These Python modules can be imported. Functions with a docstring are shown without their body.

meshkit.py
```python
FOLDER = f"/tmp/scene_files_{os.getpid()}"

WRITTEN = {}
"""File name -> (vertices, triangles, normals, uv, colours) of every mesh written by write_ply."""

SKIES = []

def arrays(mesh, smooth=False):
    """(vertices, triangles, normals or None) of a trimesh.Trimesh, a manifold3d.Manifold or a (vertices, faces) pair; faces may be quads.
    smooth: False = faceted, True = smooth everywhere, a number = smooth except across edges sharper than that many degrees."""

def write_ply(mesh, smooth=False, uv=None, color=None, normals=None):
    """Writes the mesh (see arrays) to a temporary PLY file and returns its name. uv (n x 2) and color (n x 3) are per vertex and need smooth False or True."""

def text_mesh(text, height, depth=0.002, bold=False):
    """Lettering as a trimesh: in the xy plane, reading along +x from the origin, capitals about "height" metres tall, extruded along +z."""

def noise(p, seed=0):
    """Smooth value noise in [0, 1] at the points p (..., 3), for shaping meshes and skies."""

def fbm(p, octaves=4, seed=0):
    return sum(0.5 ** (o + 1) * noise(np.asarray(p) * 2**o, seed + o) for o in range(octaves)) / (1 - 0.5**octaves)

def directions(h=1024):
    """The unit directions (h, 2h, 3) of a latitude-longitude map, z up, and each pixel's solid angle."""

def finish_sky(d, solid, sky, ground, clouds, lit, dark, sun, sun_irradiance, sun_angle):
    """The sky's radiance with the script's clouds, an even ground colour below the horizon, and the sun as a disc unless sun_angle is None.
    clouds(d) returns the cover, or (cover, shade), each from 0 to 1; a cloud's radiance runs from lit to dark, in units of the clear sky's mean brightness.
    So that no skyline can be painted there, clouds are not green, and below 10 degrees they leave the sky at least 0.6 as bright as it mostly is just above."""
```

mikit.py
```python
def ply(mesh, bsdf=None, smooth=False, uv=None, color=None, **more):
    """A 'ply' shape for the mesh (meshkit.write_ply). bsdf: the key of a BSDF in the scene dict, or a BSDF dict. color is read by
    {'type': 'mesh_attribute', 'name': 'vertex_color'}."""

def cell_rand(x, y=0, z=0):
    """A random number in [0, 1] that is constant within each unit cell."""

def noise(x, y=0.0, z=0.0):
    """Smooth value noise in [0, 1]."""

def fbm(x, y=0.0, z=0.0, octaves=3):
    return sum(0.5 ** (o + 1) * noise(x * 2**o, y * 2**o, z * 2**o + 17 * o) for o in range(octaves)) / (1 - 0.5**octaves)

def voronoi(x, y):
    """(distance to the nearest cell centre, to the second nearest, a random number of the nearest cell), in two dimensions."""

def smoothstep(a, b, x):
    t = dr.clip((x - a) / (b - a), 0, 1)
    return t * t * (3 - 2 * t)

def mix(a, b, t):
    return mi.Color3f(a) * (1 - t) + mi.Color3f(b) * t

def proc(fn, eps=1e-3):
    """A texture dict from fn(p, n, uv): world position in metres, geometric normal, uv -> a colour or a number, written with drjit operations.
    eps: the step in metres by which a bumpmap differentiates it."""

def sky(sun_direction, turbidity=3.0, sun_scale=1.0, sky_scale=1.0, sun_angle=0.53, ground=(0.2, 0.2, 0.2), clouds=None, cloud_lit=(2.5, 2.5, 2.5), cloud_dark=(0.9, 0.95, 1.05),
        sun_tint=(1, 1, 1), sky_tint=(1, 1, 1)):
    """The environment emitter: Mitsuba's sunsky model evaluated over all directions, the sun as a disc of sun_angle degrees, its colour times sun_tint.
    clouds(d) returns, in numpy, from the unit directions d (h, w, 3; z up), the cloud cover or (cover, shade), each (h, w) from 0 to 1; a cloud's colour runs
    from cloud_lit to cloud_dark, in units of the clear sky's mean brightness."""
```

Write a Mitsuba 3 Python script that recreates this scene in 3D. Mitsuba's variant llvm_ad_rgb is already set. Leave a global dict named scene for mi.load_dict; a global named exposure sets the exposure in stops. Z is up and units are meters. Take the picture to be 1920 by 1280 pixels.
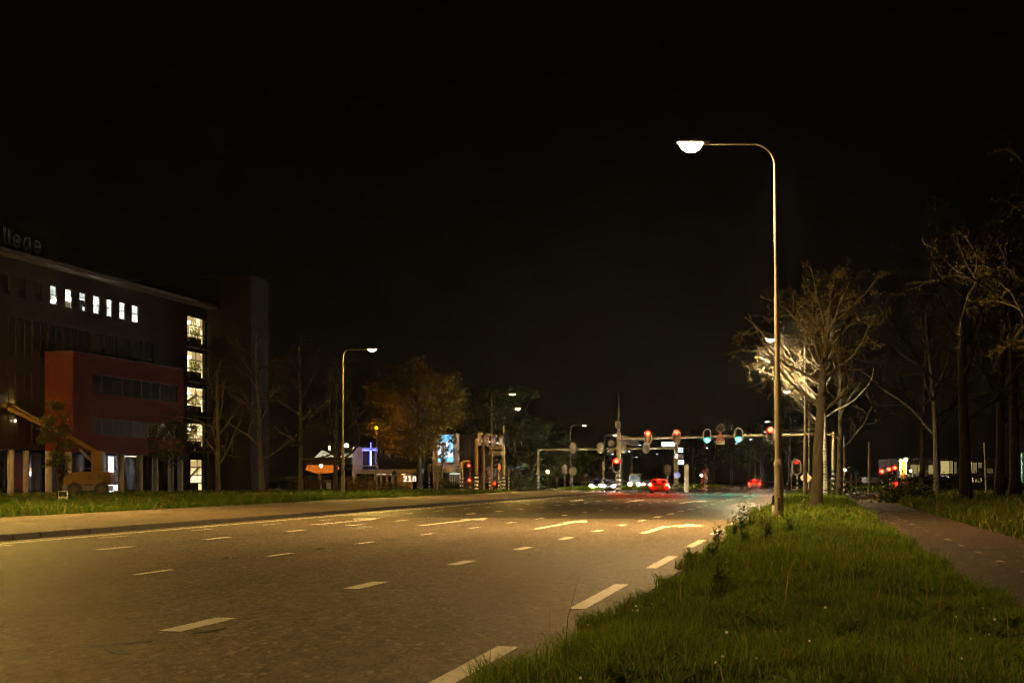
import math, random
import numpy as np, trimesh, shapely
import drjit as dr, mitsuba as mi, mikit, meshkit
from shapely.geometry import Polygon, LineString
from mikit import noise, fbm, voronoi, cell_rand, smoothstep, mix

T = mi.ScalarTransform4f
scene, labels = {}, {}
# ---------------------------------------------------------------- camera, air, sky, exposure
FPX, HOR, HC = 2290.0, 902.0, 1.21          # focal length in photo pixels, horizon row, camera height
scene['camera'] = {'type': 'perspective', 'fov': math.degrees(2 * math.atan(960 / FPX)), 'fov_axis': 'x',
    'principal_point_offset_x': 0.0, 'principal_point_offset_y': (640 - HOR) / 1280.0,
    'near_clip': 0.1, 'far_clip': 6000.0,
    'to_world': T().look_at(origin=[0, 0, HC], target=[0, 10, HC], up=[0, 0, 1])}
exposure = 4.0                                # a night exposure: all lamps are given in units of 1 / GAIN
GAIN = 2.0 ** -exposure

def glow(d):
    up = np.clip(d[..., 2], 0, 1)
    shade = 1 - np.exp(-up * 6.0)
    return np.ones_like(up), np.clip(shade + 0.10 * (meshkit.fbm(d * 3.0, 3, 5) - 0.5), 0, 1)
scene['sky'] = {**mikit.sky([0.2, -0.7, 0.6], turbidity=3, sun_scale=0.0, sky_scale=0.009 * GAIN, clouds=glow,
    cloud_lit=(1.3, 0.95, 0.55), cloud_dark=(1.0, 0.85, 0.5), ground=(0.02, 0.02, 0.02)), 'sampling_weight': 3.0}
labels['sky'] = {'kind': 'structure'}
HAZE = 0.00007
scene['night_air'] = {'type': 'homogeneous', 'albedo': 0.95, 'sigma_t': HAZE}
scene['haze'] = {'type': 'cube', 'to_world': T().translate([0, 700, 13]).scale([1400, 1500, 14.2]),
    'bsdf': {'type': 'null'}, 'interior': {'type': 'ref', 'id': 'night_air'}}
scene['camera']['medium'] = {'type': 'ref', 'id': 'night_air'}
labels['haze'] = {'kind': 'stuff', 'label': 'thin night haze glowing around the lamps', 'category': 'haze'}

# ---------------------------------------------------------------- coordinates
SA, CA = 0.2368, 0.9716                      # the road runs along (SA, CA)
def RT(L, t, z=0.0): return np.array([CA * L + SA * t, -SA * L + CA * t, z])
def at(px, py, Y): return np.array([(px - 960) * Y / FPX, Y, HC - (py - HOR) * Y / FPX])
def gx(px, Y, z=0.0): return np.array([(px - 960) * Y / FPX, Y, z])
YAW = math.degrees(-math.asin(SA))           # turns a front (-y) to face traffic on the road

# ---------------------------------------------------------------- mesh builder
class MB:
    def __init__(s): s.v, s.f, s.n = [], [], 0
    def add(s, v, f):
        v = np.asarray(v, float).reshape(-1, 3); f = np.asarray(f, int)
        if f.shape[1] == 4: f = np.vstack([f[:, [0, 1, 2]], f[:, [0, 2, 3]]])
        s.v.append(v); s.f.append(f + s.n); s.n += len(v); return s
    def mesh(s, m): return s.add(m.vertices, m.faces)
    def box(s, c, e, yaw=0, ch=0.0):
        x, y, z = np.array(e, float) / 2
        if ch > 0:
            k = min(ch, x * .45, y * .45, z * .45)
            pts = []
            for a in (-1, 1):
                for b in (-1, 1):
                    for d in (-1, 1):
                        pts += [[a * x, b * (y - k), d * (z - k)], [a * (x - k), b * y, d * (z - k)], [a * (x - k), b * (y - k), d * z]]
            m = trimesh.Trimesh(pts).convex_hull; v, f = np.array(m.vertices), np.array(m.faces)
        else:
            v = np.array([[a * x, b * y, d * z] for a in (-1, 1) for b in (-1, 1) for d in (-1, 1)])
            f = np.array([[0, 1, 3], [0, 3, 2], [4, 6, 7], [4, 7, 5], [0, 4, 5], [0, 5, 1], [2, 3, 7], [2, 7, 6], [0, 2, 6], [0, 6, 4], [1, 5, 7], [1, 7, 3]])
        if yaw:
            ca, sa = math.cos(math.radians(yaw)), math.sin(math.radians(yaw)); v = v @ np.array([[ca, sa, 0], [-sa, ca, 0], [0, 0, 1]])
        return s.add(v + np.asarray(c, float), f)
    def tube(s, pts, rad, n=8, caps=True):
        p = np.asarray(pts, float); m = len(p); r = np.broadcast_to(np.asarray(rad, float), (m,))
        t = np.gradient(p, axis=0) if m > 2 else np.repeat((p[1:] - p[:1]), 2, 0)
        t = t / (np.linalg.norm(t, axis=1, keepdims=True) + 1e-12)
        a0 = np.array([1.0, 0, 0]) if abs(t[0, 2]) > .9 else np.array([0, 0, 1.0])
        A = np.cross(t, a0); A /= np.linalg.norm(A, axis=1, keepdims=True) + 1e-9
        B = np.cross(t, A); an = np.arange(n) * 2 * np.pi / n
        v = p[:, None] + r[:, None, None] * (np.cos(an)[None, :, None] * A[:, None] + np.sin(an)[None, :, None] * B[:, None])
        i, j = np.meshgrid(np.arange(m - 1), np.arange(n), indexing='ij')
        q = np.stack([i * n + j, i * n + (j + 1) % n, (i + 1) * n + (j + 1) % n, (i + 1) * n + j], -1).reshape(-1, 4)
        f = [np.vstack([q[:, [0, 2, 1]], q[:, [0, 3, 2]]])]
        v = v.reshape(-1, 3)
        if caps:
            k = np.arange(1, n - 1)
            f.append(np.stack([k * 0, k, k + 1], 1)); f.append(np.stack([k * 0, k + 1, k], 1) + (m - 1) * n)
        return s.add(v, np.vstack(f))
    def prism(s, poly, y0, y1):
        """2-D polygon in local x,z extruded from y0 to y1"""
        if not isinstance(poly, Polygon): poly = Polygon(poly)
        m = trimesh.creation.extrude_polygon(poly, y1 - y0, engine='earcut')
        v = np.array(m.vertices); v = np.stack([v[:, 0], y1 - v[:, 2], v[:, 1]], 1)
        return s.add(v, m.faces)
    def flat(s, poly, z0, z1=None):
        """ground-plan polygon: a sheet at z0, or a slab from z0 to z1"""
        if not isinstance(poly, Polygon): poly = Polygon(poly)
        if z1 is None:
            v, f = trimesh.creation.triangulate_polygon(poly, engine='earcut')
            v = np.column_stack([v, np.full(len(v), z0)]); f = np.array(f)
            nz = np.cross(v[f[:, 1]] - v[f[:, 0]], v[f[:, 2]] - v[f[:, 0]])[:, 2]; f[nz < 0] = f[nz < 0][:, ::-1]
            return s.add(v, f)
        m = trimesh.creation.extrude_polygon(poly, z1 - z0, engine='earcut')
        return s.add(np.array(m.vertices) + [0, 0, z0], m.faces)
    def put(s, o=(0, 0, 0), yaw=0, scale=1.0, pitch=0):
        ca, sa = math.cos(math.radians(yaw)), math.sin(math.radians(yaw)); R = np.array([[ca, -sa, 0], [sa, ca, 0], [0, 0, 1]])
        if pitch:
            cp, sp = math.cos(math.radians(pitch)), math.sin(math.radians(pitch)); R = R @ np.array([[1, 0, 0], [0, cp, -sp], [0, sp, cp]])
        s.v = [(v * scale) @ R.T + np.asarray(o, float) for v in s.v]; return s
    def get(s): return np.vstack(s.v), np.vstack(s.f)
def cyl(p0, p1, r0, r1=None, n=12): return MB().tube([p0, p1], [r0, r0 if r1 is None else r1], n)
def capsule(w, h, n=10):
    r = w / 2; a = np.linspace(0, np.pi, n)
    return [(r * math.cos(x), h / 2 - r + r * math.sin(x)) for x in a] + [(-r * math.cos(x), -(h / 2 - r) - r * math.sin(x)) for x in a]
def disc(r, n=20, cx=0, cz=0): return [(cx + r * math.cos(a), cz + r * math.sin(a)) for a in np.arange(n) * 2 * np.pi / n]
def rect(x0, z0, x1, z1): return [(x0, z0), (x1, z0), (x1, z1), (x0, z1)]

used = {}
def name(k):
    if k not in used: used[k] = 0; return k
    used[k] += 1; return f'{k}_{used[k]:03d}'
def shape(key, mb, bsdf, smooth=False, em=None, w=1.0, color=None, **lab):
    key = name(key); m = mb.get() if isinstance(mb, MB) else mb
    d = mikit.ply(m, bsdf, smooth=smooth, color=color)
    if em is not None:
        rad = {'type': 'rgb', 'value': [float(x) * GAIN for x in em]}
        d['emitter'] = {'type': 'area', 'radiance': rad, 'sampling_weight': float(w)}
    scene[key] = d
    if lab: labels[key] = lab
    return key
def thing(key, label, category, group=None):
    key = name(key); labels[key] = {'label': label, 'category': category}
    if group: labels[key]['group'] = group
    return key
def part(t, key, mb, bsdf, **k): return shape(f'{t}__{key}', mb, bsdf, **k)

# ---------------------------------------------------------------- materials
def tw(b): return {'type': 'twosided', 'b': b}
def prin(col, rough=.6, **k): return {'type': 'principled', 'base_color': col if isinstance(col, dict) else {'type': 'rgb', 'value': col}, 'roughness': rough, **k}
def M(key, col, rough=.6, two=True, **k): scene[key] = tw(prin(col, rough, **k)) if two else prin(col, rough, **k)
def bump(b, fn, scale, eps=2e-3): return {'type': 'bumpmap', 'tex': mikit.proc(fn, eps), 'scale': scale, 'b': b}

def asphalt_colour(base, dark, light):
    def fn(p, n, uv):
        t = SA * p.x + CA * p.y; L = CA * p.x - SA * p.y
        big = fbm(L * .35, t * .12, 3.0); mid = fbm(p.x * 6, p.y * 6, 1.0)
        g = cell_rand(dr.floor(p.x * 60), dr.floor(p.y * 34), 2); g2 = cell_rand(dr.floor(p.x * 24 + 3), dr.floor(p.y * 11), 5); g3 = noise(p.x * 11, p.y * 5, 4)
        s = smoothstep(.93, .98, g2) + smoothstep(.9, .98, g) * .7
        lane = .5 + .5 * dr.cos((L + 6.75) * 3.45); wear = 1 - .13 * lane * smoothstep(.3, .7, fbm(L * .8, t * .05, 8))
        crack = smoothstep(.012, .0, dr.abs(fbm(p.x * .5, p.y * .5, 3) - .5)) * smoothstep(.5, .62, fbm(p.x * .09, p.y * .09, 6))
        c = mi.Color3f(base) * (.60 + .40 * big + .34 * mid) * (.42 + .50 * g + .52 * g2 + .34 * g3) * wear * (1 - .55 * crack)
        return mix(c, mi.Color3f(light), dr.minimum(s, 1) * .5)
    return fn
def grain(p, n, uv): return noise(p.x * 55, p.y * 55, 0) * .7 + noise(p.x * 130, p.y * 130, 5) * .3
def asph(key, base, dark, light, rough, spec=.15):
    scene[key] = tw(bump(prin(mikit.proc(asphalt_colour(base, dark, light)), rough, specular=spec), grain, .006))
asph('m_asphalt', (.150, .122, .088), (.03, .03, .03), (.34, .30, .24), .62, .14)
asph('m_asphalt_new', (.098, .085, .066), (.02, .02, .02), (.15, .145, .13), .42, .32)
asph('m_path', (.040, .026, .019), (.03, .03, .03), (.2, .17, .14), .6)
asph('m_cycle', (.12, .10, .082), (.05, .05, .05), (.3, .26, .22), .6)
def paint_c(p, n, uv):
    w = fbm(p.x * 14, p.y * 14, 2); s = smoothstep(.76, .84, fbm(p.x * 7, p.y * 9, 9) * .5 + w * .5)
    return mix(mi.Color3f(.82, .78, .68) * (.8 + .3 * w), mi.Color3f(.07, .065, .055), s)
M('m_paint', mikit.proc(paint_c), .55)
M('m_line', (.66, .62, .52), .6)
def worn_c(p, n, uv):
    s = smoothstep(.42, .55, fbm(p.x * 7, p.y * 7, 4)); return mix(mi.Color3f(.34, .31, .25), mi.Color3f(.075, .068, .056), s)
M('m_worn_paint', mikit.proc(worn_c), .6)
def pavers_c(p, n, uv):
    t = (SA - .09) * p.x + CA * p.y; L = CA * p.x - SA * p.y
    row = dr.floor(t / .105); u = L / .21 + .5 * (row - 2 * dr.floor(row / 2))
    r = cell_rand(row, dr.floor(u), 3); fu = u - dr.floor(u); ft = t / .105 - dr.floor(t / .105)
    j = dr.select((fu < .05) | (ft < .09), mi.Float(.45), mi.Float(1))
    return mix(mi.Color3f(.085, .060, .045), mi.Color3f(.13, .095, .070), r) * j * (.7 + .6 * fbm(p.x * .5, p.y * .5, 1))
M('m_pavers', mikit.proc(pavers_c), .75)
def concrete_c(p, n, uv): return mi.Color3f(.22, .20, .17) * (.65 + .7 * fbm(p.x * 3, p.y * 3, p.z * 3))
M('m_concrete', mikit.proc(concrete_c), .8)
def kerb_c(p, n, uv): return mi.Color3f(.075, .065, .052) * (.6 + .8 * fbm(p.x * 4, p.y * 4, p.z * 9))
M('m_kerb', mikit.proc(kerb_c), .8)
def soil_c(p, n, uv): return mix(mi.Color3f(.022, .020, .012), mi.Color3f(.045, .050, .018), fbm(p.x * 1.3, p.y * 1.3, 2)) * (.6 + .8 * noise(p.x * 25, p.y * 25, 1))
M('m_soil', mikit.proc(soil_c), .95)
scene['m_vcol'] = tw({'type': 'principled', 'base_color': {'type': 'mesh_attribute', 'name': 'vertex_color'}, 'roughness': .55, 'specular': .3})
scene['m_leaf'] = {'type': 'principledthin', 'base_color': {'type': 'mesh_attribute', 'name': 'vertex_color'}, 'roughness': .6, 'diff_trans': .9}
def bark_c(p, n, uv):
    r = fbm(p.x * 9, p.y * 9, p.z * 2.2); l = smoothstep(.55, .75, fbm(p.x * 3, p.y * 3, p.z * 3 + 7))
    return mix(mi.Color3f(.050, .041, .028) * (.45 + 1.1 * r), mi.Color3f(.062, .062, .034), l * .5)
def bark_h(p, n, uv): return fbm(p.x * 14, p.y * 14, p.z * 4)
scene['m_bark'] = tw(bump(prin(mikit.proc(bark_c), .85), bark_h, .05, 5e-3))
scene['m_shaded_bark'] = tw(bump(prin(mikit.proc(lambda p, n, uv: mi.Color3f(.030, .024, .016) * (.45 + 1.1 * fbm(p.x * 9, p.y * 9, p.z * 2.2))), .9, specular=.1), bark_h, .05, 5e-3))  # park tree bark, lack of light put into a darker colour
def birch_c(p, n, uv):
    r = smoothstep(.52, .62, fbm(p.x * 4, p.y * 4, p.z * 11)); return mix(mi.Color3f(.42, .40, .34), mi.Color3f(.07, .06, .05), r)
M('m_pale_bark', mikit.proc(birch_c), .8)
def galv_c(p, n, uv): return mi.Color3f(.30, .285, .26) * (.75 + .5 * fbm(p.x * 5, p.y * 5, p.z * 2))
M('m_galv', mikit.proc(galv_c), .42, metallic=.35, specular=.5)
def post_c(p, n, uv):
    d = smoothstep(.55, .75, fbm(p.x * 6, p.y * 6, p.z * 1.2)); return mix(mi.Color3f(.24, .21, .17), mi.Color3f(.13, .11, .085), d)
M('m_post', mikit.proc(post_c), .38, metallic=.2, specular=.5)
M('m_cream', (.34, .295, .18), .45); M('m_black', (.018, .018, .018), .45); M('m_white', (.72, .71, .68), .45)
M('m_backgrey', (.27, .25, .20), .5); M('m_tan', (.17, .105, .065), .6); M('m_darkgrey', (.05, .05, .052), .5)
M('m_lens', (.03, .03, .03), .3); M('m_rubber', (.02, .02, .02), .8); M('m_chrome', (.6, .6, .6), .2, metallic=1.0)
def brick_c(a, b):
    def fn(p, n, uv):
        h = dr.select(dr.abs(n.x) > dr.abs(n.y), p.y, p.x); row = dr.floor(p.z / .0667)
        u = h / .22 + .5 * (row - 2 * dr.floor(row / 2)); r = cell_rand(row, dr.floor(u), 7)
        fz = p.z / .0667 - row; fu = u - dr.floor(u)
        c = mix(a, b, r) * (.75 + .5 * fbm(p.x * .4, p.y * .4, p.z * .4))
        return dr.select((fz < .14) | (fu < .05), c * .6, c)
    return fn
M('m_brick_red', mikit.proc(brick_c((.070, .013, .006), (.098, .019, .008))), .9, specular=.08)
M('m_brick_dark', mikit.proc(brick_c((.012, .008, .006), (.020, .013, .010))), .9, specular=.12)
def render_c(p, n, uv): return mi.Color3f(.42, .40, .38) * (.75 + .4 * fbm(p.x * .8, p.y * .8, p.z * .8))
M('m_render', mikit.proc(render_c), .85); M('m_roof', (.06, .058, .055), .8); M('m_slab', (.05, .044, .036), .8, specular=.2)
scene['m_glass'] = tw(prin((.012, .013, .015), .08, specular=.7)); M('m_frame', (.014, .013, .012), .6, specular=.2)
M('m_gold', (.42, .27, .07), .5); M('m_carred', (.50, .030, .012), .25, clearcoat=.8, clearcoat_gloss=.9); M('m_carsilver', (.34, .36, .42), .3, metallic=.5, clearcoat=.7)
M('m_cardark', (.022, .024, .03), .22, clearcoat=.8); M('m_carwhite', (.55, .55, .53), .3, clearcoat=.6)
M('m_yellow', (.065, .038, .006), .6, specular=.2); M('m_blue', (.02, .10, .45), .4); M('m_red', (.45, .02, .02), .45); M('m_signyellow', (.70, .45, .03), .45)
def stripes_c(p, n, uv):
    k = (p.x * .97 + p.z * 1.0) / .28; return dr.select(k - dr.floor(k) < .5, mi.Color3f(.5, .03, .03), mi.Color3f(.7, .68, .64))
M('m_stripes', mikit.proc(stripes_c), .5)
M('m_canopy', (.35, .33, .30), .7)
# ================================================================ THE GROUND AND THE ROADS
def polyL(fn, ts): return [(fn(t), t) for t in ts]
KT = np.array([-40, 0, 24, 42, 62, 90, 112, 122]); KL = np.array([-13.8, -14.7, -16.05, -17.05, -18.0, -18.9, -19.6, -19.7])
kerbL = lambda t: float(np.interp(t, KT, KL))
GT = np.array([-40, 0, 32, 69, 119]); GL = np.array([-19.0, -21.0, -23.6, -27.3, -29.0])
grassL = lambda t: float(np.interp(t, GT, GL))
def XY(pts): return [tuple(RT(L, t)[:2]) for L, t in pts]

shape('ground', MB().flat([(-900, -300), (900, -300), (900, 1700), (-900, 1700)], -.03), 'm_soil', kind='structure')
ts = [-40, 0, 24, 42, 62, 90, 112]
road_a = XY([(-1.62, -40), (-1.62, 39.2)] + [(kerbL(t), t) for t in (39.2, 24, 0, -40)])
shape('road', MB().flat(road_a, 0.0), 'm_asphalt', kind='structure')
# darker, newer asphalt from the joint onwards, the crossing and the arms
road_b = XY([(-1.62, 39.22), (-1.62, 108), (6, 122), (30, 128), (60, 128), (60, 137), (8, 136), (3, 150), (-2, 190), (-6, 240), (-2, 300), (22, 380),
             (12, 384), (-14, 300), (-17, 240), (-16.5, 190), (-20, 176), (-30, 190), (-38, 260), (-40, 380), (-50, 380), (-48, 250), (-40, 190), (-44, 160),
             (-70, 152), (-110, 150), (-110, 138), (-60, 138), (-34, 135), (-29.5, 122), (-20.2, 126), (-19.55, 122), (kerbL(112), 112), (kerbL(90), 90), (kerbL(62), 62), (kerbL(39.22), 39.22)])
shape('crossroads', MB().flat(road_b, 0.0), 'm_asphalt_new', kind='structure')
# opposite carriageway that runs beside the paved strip, then the paved strip itself (a raised slab behind the kerb)
pts_k = [(kerbL(t) - .16, t) for t in np.arange(-40, 123, 3)]; pts_b = [(grassL(t) + 2.5, t) for t in np.arange(-40, 119, 3)]; pts_g = [(grassL(t), t) for t in np.arange(-40, 119, 3)]
shape('pavement', MB().flat(XY(pts_k + [(-24, 123)] + pts_b[::-1]), -.03, .115), 'm_pavers', kind='structure')
shape('cycle_track', MB().flat(XY(pts_b + [(-29, 120)] + pts_g[::-1]), -.03, .119), 'm_cycle', kind='structure')
lawn = XY(pts_g + [(-29.5, 119), (-40, 124), (-60, 122), (-75, 100), (-80, 40), (-60, -40)])
shape('lawn', MB().flat(lawn, -.03, .12), 'm_soil', kind='structure')
# kerb stones, a metre long each, with open joints
t = -6.0; k = 0
while t < 121.5:
    Ls = 1.0 if t < 62 else 3.0
    a, b = RT(kerbL(t) - .08, t), RT(kerbL(t + Ls) - .08, t + Ls); mid = (a + b) / 2; d = b - a
    rng = random.Random(k)
    m = MB().box((0, 0, 0), (np.linalg.norm(d) - .018, .165, .16), ch=.018).put((mid[0], mid[1], .045 + rng.uniform(-.004, .004)), math.degrees(math.atan2(d[1], d[0])))
    shape('kerb__stone', m, 'm_kerb'); t += Ls; k += 1
labels['kerb'] = {'kind': 'structure'}
# side street lit orange in front of the far buildings
shape('side_street', MB().flat([(-75, 118), (-30, 126), (-8, 131), (-8, 136), (-30, 133), (-75, 127)], .125), 'm_asphalt', kind='structure')
# the footpath on the right
PT = np.array([0, 11, 18, 31, 60, 86, 120]); PLl = np.array([1.6, 1.6, 1.55, 1.65, 1.9, 2.3, 2.6]); PLr = np.array([4.2, 4.2, 4.15, 4.2, 4.4, 5.2, 8.5])
pl = lambda t: float(np.interp(t, PT, PLl)); pr = lambda t: float(np.interp(t, PT, PLr))
pts = np.arange(-10, 105, 3.0)
shape('footpath', MB().flat(XY([(pl(t), t) for t in pts] + [(pr(t), t) for t in pts[::-1]]), .05), 'm_path', kind='structure')
for i in range(34):
    t = 16.4 + i * 2.25
    shape('footpath__centre_dash', MB().flat(XY([(2.62, t), (2.72, t), (2.72, t + .42), (2.62, t + .42)]), .0545), 'm_worn_paint')
jt = 20.6
a0, a1 = np.array([4.4, 20.9]), np.array([9.8, 20.75])
shape('footpath__dark_strip', MB().flat([(a0[0], a0[1] - .07), (a1[0], a1[1] - .07), (a1[0], a1[1] + .07), (a0[0], a0[1] + .07)], .0545), 'm_black')  # plain black strip lying across the path

# ---------------- painted markings: each dash, line and arrow a piece of the road it lies on
def mark(poly, parent, key, m='m_paint', z=.004): shape(f'{parent}__{key}', MB().flat(XY(poly), z), m)
def dash(L, t0, t1, w, key='lane_dash', m='m_paint'):
    p = 'road' if (t0 + t1) / 2 < 39.2 else 'crossroads'
    if t0 < 39.21 < t1: return
    mark([(L - w / 2, t0), (L + w / 2, t0), (L + w / 2, t1), (L - w / 2, t1)], p, key, m)
for L, ph, ln, w, t_end in ((-5.01, 1.41, 1.0, .20, 96), (-8.48, 2.67, .95, .12, 104), (-12.2, 3.73, 1.15, .20, 104), (-14.7, 3.75, 1.1, .11, 90)):
    n0 = 1 if L > -6 else 2
    for i in range(n0, 27):
        t = ph + 4 * i
        if t < t_end and L > kerbL(t) + .6: dash(L, t - ln / 2, t + ln / 2, w)
for i in range(17):
    t = 7.25 + 5.55 * i
    dash(-2.14, t - 1.42, t + 1.42, .16, 'edge_dash')
el = lambda t: kerbL(t) + np.interp(t, [0, 25, 45, 100], [.75, .70, .85, 1.0])
tt = list(np.arange(-10, 39.2, 3)) + [39.2]
mark([(el(t) - .09, t) for t in tt] + [(el(t) + .09, t) for t in tt[::-1]], 'road', 'edge_line', 'm_line')
tt = [39.23] + list(np.arange(42, 119, 3))
mark([(el(t) - .09, t) for t in tt] + [(el(t) + .09, t) for t in tt[::-1]], 'crossroads', 'edge_line', 'm_line')
def arrow(L, t0, kind, parent, ln=7.4, m='m_paint'):
    w = .09
    if kind == 'straight':
        mark([(L - w, t0), (L + w, t0), (L + w, t0 + ln - 2.2), (L + .42, t0 + ln - 2.2), (L, t0 + ln), (L - .42, t0 + ln - 2.2), (L - w, t0 + ln - 2.2)], parent, 'lane_arrow', m)
    else:
        s = 1 if kind == 'right' else -1
        P = [(-w, 0), (w, 0), (w, ln * .60), (.36, ln * .74), (.36, ln * .60), (.98, ln * .80), (.36, ln * 1.02), (.36, ln * .87), (-w, ln * .70)]
        mark([(L + s * x, t0 + y) for x, y in P], parent, 'turn_arrow', m)
arrow(-6.75, 30.1, 'straight', 'road'); arrow(-10.3, 31.6, 'straight', 'road'); arrow(-13.4, 31.6, 'left', 'road', 7.0); arrow(-3.75, 28.2, 'right', 'road', 6.6)
arrow(-10.4, 70.5, 'straight', 'crossroads'); arrow(-6.85, 67, 'right', 'crossroads', 8); arrow(-3.75, 62.5, 'right', 'crossroads', 7); arrow(-14.0, 72, 'left', 'crossroads', 7)
mark([(-14.2, 36.2), (-13.9, 36.2), (-13.9, 38.2), (-14.2, 38.2)], 'road', 'worn_symbol', 'm_worn_paint'); mark([(-11.7, 29.3), (-11.1, 29.3), (-11.1, 31), (-11.7, 31)], 'road', 'worn_symbol', 'm_worn_paint')
mark([(-5.1, 96), (-4.9, 96), (-4.9, 110), (-5.1, 110)], 'crossroads', 'solid_line'); mark([(-17.8, 110.6), (-2.2, 110.6), (-2.2, 111.2), (-17.8, 111.2)], 'crossroads', 'stop_line')
mark([(-4, 119), (14, 122), (14, 122.9), (-4, 119.9)], 'crossroads', 'crossing_line'); mark([(-4, 128.5), (14, 131.5), (14, 132.3), (-4, 129.3)], 'crossroads', 'crossing_line')
mark([(-17.6, 116), (-8, 138), (-7.6, 138), (-17.2, 116)], 'crossroads', 'guide_line')
for i in range(9): mark([(-9 - i * .15, 118 + i * 3.2), (-8.8 - i * .15, 118 + i * 3.2), (-8.8 - i * .15, 119.4 + i * 3.2), (-9 - i * .15, 119.4 + i * 3.2)], 'crossroads', 'guide_dash')
mark([(-21, 119.5), (-20.7, 119.5), (-29, 121), (-29, 120.6)], 'crossroads', 'give_way_line')
# tar patches and skid marks
def tar(px, parent='road'):
    P = [at(x, y, HC * FPX / (y - HOR))[:2] for x, y in px]
    shape(f'{parent}__tar_patch', MB().flat([tuple(p) for p in P], .0025), 'm_darkpatch')
M('m_darkpatch', (.030, .027, .023), .45)
tar([(137, 1213), (286, 1201), (284, 1204), (200, 1210), (137, 1215)]); tar([(192, 1212), (210, 1211), (232, 1222), (248, 1227), (215, 1225), (198, 1218)])
tar([(415, 1048), (424, 1044), (431, 1045), (424, 1048)]); tar([(583, 1031), (600, 1027), (610, 1028), (596, 1031)]); tar([(580, 1026), (598, 1027), (596, 1028)]); tar([(352, 1189), (425, 1176), (430, 1177), (405, 1185)])
tar([(720, 1010), (742, 1013), (740, 1014), (718, 1011)])
J = [(-1.98, 39.05), (-1.98, 39.3), (kerbL(39.2) + .1, 39.3), (kerbL(39.2) + .1, 39.05)]
shape('crossroads__dark_strip', MB().flat(XY(J), .0025), 'm_darkpatch')  # the joint between the older and the newer asphalt

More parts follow.
